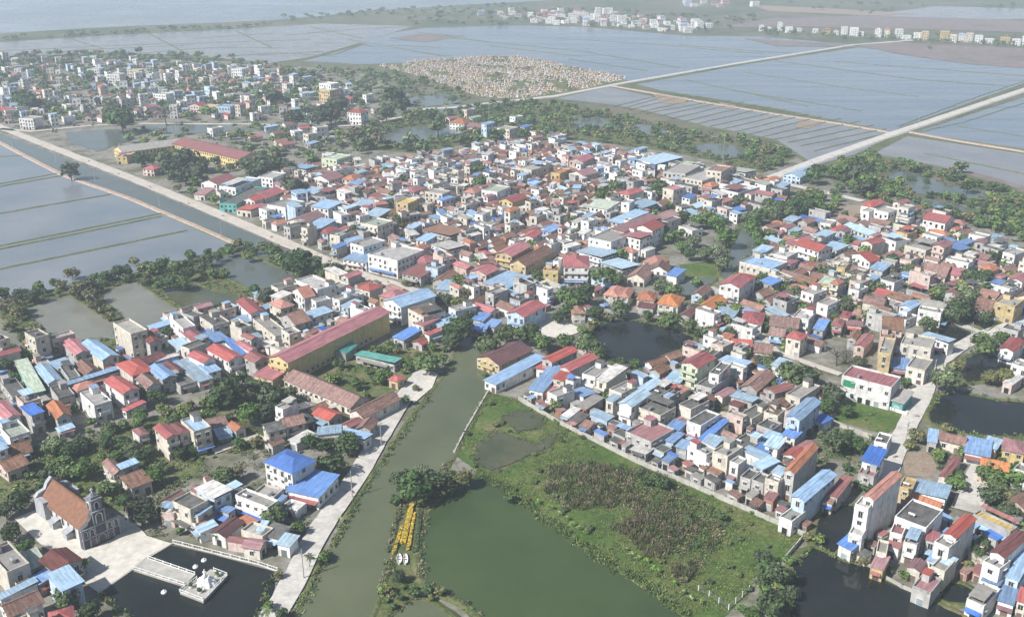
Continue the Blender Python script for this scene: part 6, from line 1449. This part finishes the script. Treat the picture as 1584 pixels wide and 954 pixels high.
# motorbikes on the roads
def bike(): 
    out = []
    for x in (-.65, .65): b = MB(); b.tube((x, -.06, .3), (x, .06, .3), .3, .3, 12); out.append(('wheel', b.mesh('wheel', [MATS['stone_dark']])))
    b = MB(); b.box(-.7, .25, -.14, .14, .45, .72); b.box(.1, .45, -.1, .1, .3, .6); b.tube((.65, 0, .3), (.42, 0, 1.0), .05, .05, 6); out.append(('body', b.mesh('body', [MATS['roof_red']])))
    b = MB(); b.box(-.7, .05, -.15, .15, .73, .83); out.append(('seat', b.mesh('seat', [MATS['stone_dark']]))); b = MB(); b.tube((.42, -.35, 1.02), (.42, .35, 1.02), .03, .03, 6); out.append(('handlebar', b.mesh('handlebar', [MATS['steel']]))); return out
BK = bike()
for (x_, y_), lb in (((1418, 645), 'small motorbike on the pond road beside the wide white block'), ((1385, 708), 'small motorbike on the pond road near the bare plot'), ((545, 762), 'small motorbike on the river road beside the white villa'), ((232, 290), 'small motorbike on the canal road by the far school'), ((232+60, 316), 'small motorbike on the canal road facing the dyke path'), ((184, 270), 'small motorbike on the canal road by the school grove'), ((138, 250), 'small motorbike on the canal road by the yellow gate'), ((345, 335), 'small motorbike on the canal road by the white corner houses'), ((420, 368), 'small motorbike on the canal road by the teal-walled house'), ((600, 437), 'small motorbike at the canal road end')):
    p_ = P(x_, y_, .15); r_ = thing('motorbike', lb, 'motorbike', p_, RND.uniform(0, 6))
    for n_, me in BK: add(n_, me, r_)
# ------------------------------------------------------------------ names said in words
ANCH = [(505, 530, 'the long yellow school'), (560, 580, 'the school garden'), (495, 610, 'the brown classroom block'), (110, 790, 'the church'), (320, 890, 'the pier'), (445, 740, 'the blue-roofed villa'), (300, 800, 'the pond balustrade'), (985, 535, 'the round dark pond'), (1345, 600, 'the wide white block'), (1340, 800, 'the tallest tube house'), (790, 548, 'the yellow workshop'),
        (1085, 585, 'the green-walled villa'), (1240, 640, 'the narrow blue house'), (1240, 770, 'the pale blue gable house'), (200, 530, 'the bare concrete house'), (60, 590, 'the pale green shed roof'), (30, 650, 'the western house row'), (120, 510, 'the biggest fish pond'), (215, 470, 'the middle fish pond'), (400, 420, 'the canal-side fish pond'), (330, 560, 'the lane south of the school'),
        (250, 690, 'the twin red-roofed houses'), (140, 700, 'the vegetable gardens'), (60, 860, 'the beige gabled hall'), (890, 415, 'the white hipped villa'), (590, 400, 'the big white canal-road block'), (1020, 260, 'the blue warehouse'), (1115, 275, 'the scaffolded apartment block'), (1255, 385, 'the red-roofed hall'), (1400, 325, 'the white tower house'), (1460, 350, 'the long white house'),
        (640, 125, 'the cemetery'), (340, 235, 'the red-roofed far school'), (260, 265, 'the school grove'), (60, 200, 'the far canal bend'), (180, 175, 'the big round tree'), (270, 130, 'the far market roofs'), (100, 120, 'the far town houses'), (500, 140, 'the far white tower'), (410, 180, 'the far yellow houses'), (560, 180, 'the far red villa'), (740, 195, 'the lattice mast'), (450, 330, 'the canal road shops'), (530, 270, 'the pale green block'),
        (620, 310, 'the yellow town blocks'), (690, 365, 'the big brown warehouse roof'), (760, 290, 'the old town core'), (830, 340, 'the old town lanes'), (700, 240, 'the old town edge'), (860, 260, 'the old town rear'), (940, 300, 'the tree-lined town yard'), (800, 400, 'the yellow market hall'), (690, 430, 'the canal road end'), (640, 470, 'the school rear wall'), (820, 480, 'the paved courtyard'), (960, 460, 'the orange roof row'), (1000, 340, 'the pink terrace'),
        (1080, 390, 'the park pond'), (1150, 380, 'the town canal'), (1140, 450, 'the tall red-roofed pair'), (1190, 420, 'the big cream block'), (1200, 330, 'the dyke road grove'), (1240, 460, 'the eastern old houses'), (1320, 420, 'the eastern white houses'), (1330, 500, 'the bare grey tree'), (1370, 520, 'the tall yellow house'), (1440, 480, 'the pale roadside villas'), (1430, 430, 'the pink colonnade'), (1540, 470, 'the yellow-walled villa'), (1540, 400, 'the eastern edge woods'), (1390, 280, 'the dyke orchard'), (1500, 300, 'the paddy-side trees'),
        (1210, 510, 'the red hipped house'), (1100, 520, 'the pondside steps'), (1160, 580, 'the brown gabled sheds'), (1120, 660, 'the dark-roofed lane'), (980, 640, 'the blue-gabled white house'), (900, 610, 'the red-roofed pair'), (1050, 710, 'the maroon flat roof'), (1180, 740, 'the orange tube house'), (1460, 600, 'the pond road tree'), (1540, 650, 'the broad dark pond'), (1510, 700, 'the bright blue shed'), (1400, 720, 'the bare plot'), (1540, 760, 'the shaded garden'), (1440, 820, 'the broad grey flat roof'), (1460, 870, 'the red tube house'), (1560, 880, 'the corner tube house'),
        (690, 760, 'the dyke tree clump'), (620, 830, 'the flower beds'), (640, 930, 'the dyke junction'), (940, 780, 'the reed patch'), (800, 660, 'the swamp pools'), (1190, 900, 'the meadow corner'), (1120, 860, 'the meadow fence'), (860, 840, 'the green pond bank'), (660, 560, 'the riverside plaza'), (725, 510, 'the river head'), (590, 700, 'the river road'), (480, 880, 'the river road end'), (400, 640, 'the garden pond'), (350, 600, 'the garden tree'),
        (930, 30, 'the far village'), (760, 20, 'the far village edge'), (1100, 15, 'the last far hamlet'), (1250, 55, 'the western villa row'), (1480, 70, 'the eastern villa row'), (480, 25, 'the sea dyke'), (100, 60, 'the far shore'), (950, 190, 'the long grove'), (1120, 215, 'the grove by grey paddies'), (600, 230, 'the grove ponds'), (105, 262, 'the dyke path'), (130, 440, 'the paddy hedge'), (300, 430, 'the hedge by the paddies')]
ST = {1: 'one-storey', 2: 'two-storey', 3: 'three-storey', 4: 'four-storey', 5: 'five-storey'}
def near_anchor(x, y, h):
    px, py = PX(Vector((x, y, h*.5))); return px, py, min(ANCH, key=lambda a: (a[0]-px)**2+((a[1]-py)*1.5)**2)[2]
SP = {'broadleaf_tree': 'leafy tree', 'shrub': 'round shrub', 'banana_plant': 'banana plant', 'palm_tree': 'palm', 'bare_tree': 'bare tree'}
FIX = {'white_block': 'wide white block with red roof behind a parapet and green louvres', 'red_roofed_villa': 'three-storey pale green villa with double red gabled roof by the round pond'}
ENT = []
def cat_ok(n): return n == 'town_villa'
for H_ in HOUSES:
    px, py, an = near_anchor(H_['x'], H_['y'], H_['h']); shape = {'g': 'gabled roof', 'x': 'gabled roof', 'h': 'hipped roof', 's': 'sheet roof', 'f': 'flat roof'}[H_['t']]
    n_ = H_['name']; noun = {'shed': 'shed', 'school_building': 'school building', 'workshop_building': 'workshop', 'tube_house': 'tube house', 'warehouse': 'warehouse', 'apartment_block': 'apartment block', 'shrine': 'shrine', 'white_villa': 'villa'}.get(n_, 'house')
    if n_ == 'tiled_cottage' or n_ == 'village_cottage': noun = 'cottage'
    elif cat_ok(n_): noun = 'villa'
    big = '' if noun != 'house' else ('small ' if H_['W']*H_['D'] < 36 else 'large ' if H_['W']*H_['D'] > 120 else '')
    lab = '%s%s %s-walled %s with %s %s near %s' % (big, ST[min(5, H_['ns'])], WALL[H_['wc']][0].replace('pale ', 'pale-'), noun, ROOF[H_['rc']][0], shape, an)
    if big == 'small ' and ' ' in ROOF[H_['rc']][0]: lab = lab.replace(shape, 'roof')
    if n_ in FIX: lab = FIX[n_]
    ENT.append([H_['o'], lab, H_['cat'], px, py])
for t in TREES:
    if 'o' not in t: continue
    px, py, an = near_anchor(t['x'], t['y'], t['h']); sz = 'tall ' if t['h'] > 7.5 else 'small ' if t['h'] < 4 else ''
    t['an'] = an; ENT.append([t['o'], '%s%s %s near %s' % (sz if t['sp'] != 'shrub' else '', COLWORD[t['k']], SP[t['sp']], an), t['sp'].replace('_', ' '), px, py])
dup = {}
for e in ENT: dup[e[1]] = dup.get(e[1], 0)+1
TO = {t['o'].name: t for t in TREES if 'o' in t}
for e in ENT:
    t = TO.get(e[0].name)
    if t is None or dup[e[1]] < 2: continue
    c_ = [(math.hypot(H_['x']-t['x'], H_['y']-t['y']), H_) for H_ in HOUSES if abs(H_['x']-t['x']) < 16 and abs(H_['y']-t['y']) < 16]
    if c_:
        H_ = min(c_, key=lambda q: q[0])[1]; e[1] = e[1].replace(' near ', ' by %s %s roof near ' % (ROOF[H_['rc']][0], {'g': 'gabled', 'x': 'gabled', 'h': 'hipped', 's': 'sheet', 'f': 'flat'}[H_['t']]), 1)
by = {}
for e in ENT: by.setdefault(e[1], []).append(e)
ORD = ['leftmost', 'second from left', 'third from left', 'fourth from left', 'fifth from left', 'sixth from left', 'seventh from left', 'eighth from left', 'ninth from left', 'tenth from left']
def plural(l): return l
for lab, es in by.items():
    if len(es) == 1: ptag(es[0][0], lab, es[0][2], None)
    elif len(es) <= 10 and len(lab.split()) <= 13:
        es.sort(key=lambda e: e[3])
        for i, e in enumerate(es):
            w_ = 'rightmost' if i == len(es)-1 else ORD[i]
            ptag(e[0], lab+', '+w_ if w_.count(' ') else w_+' '+lab, e[2], lab+' (a row of alike)')
    else:
        for e in es: ptag(e[0], lab, e[2], 'several alike, each a '+lab)
GR_ = {'tomb': None}
for e in ENT:
    if 'group' not in e[0] or 'row of alike' in str(e[0]['group']):
        an = e[1].split(' near ')[-1] if ' near ' in e[1] else 'town'
        c_ = e[2]; e[0]['group'] = ('%ss near %s' % (c_, an)).replace('bushs', 'bushes')
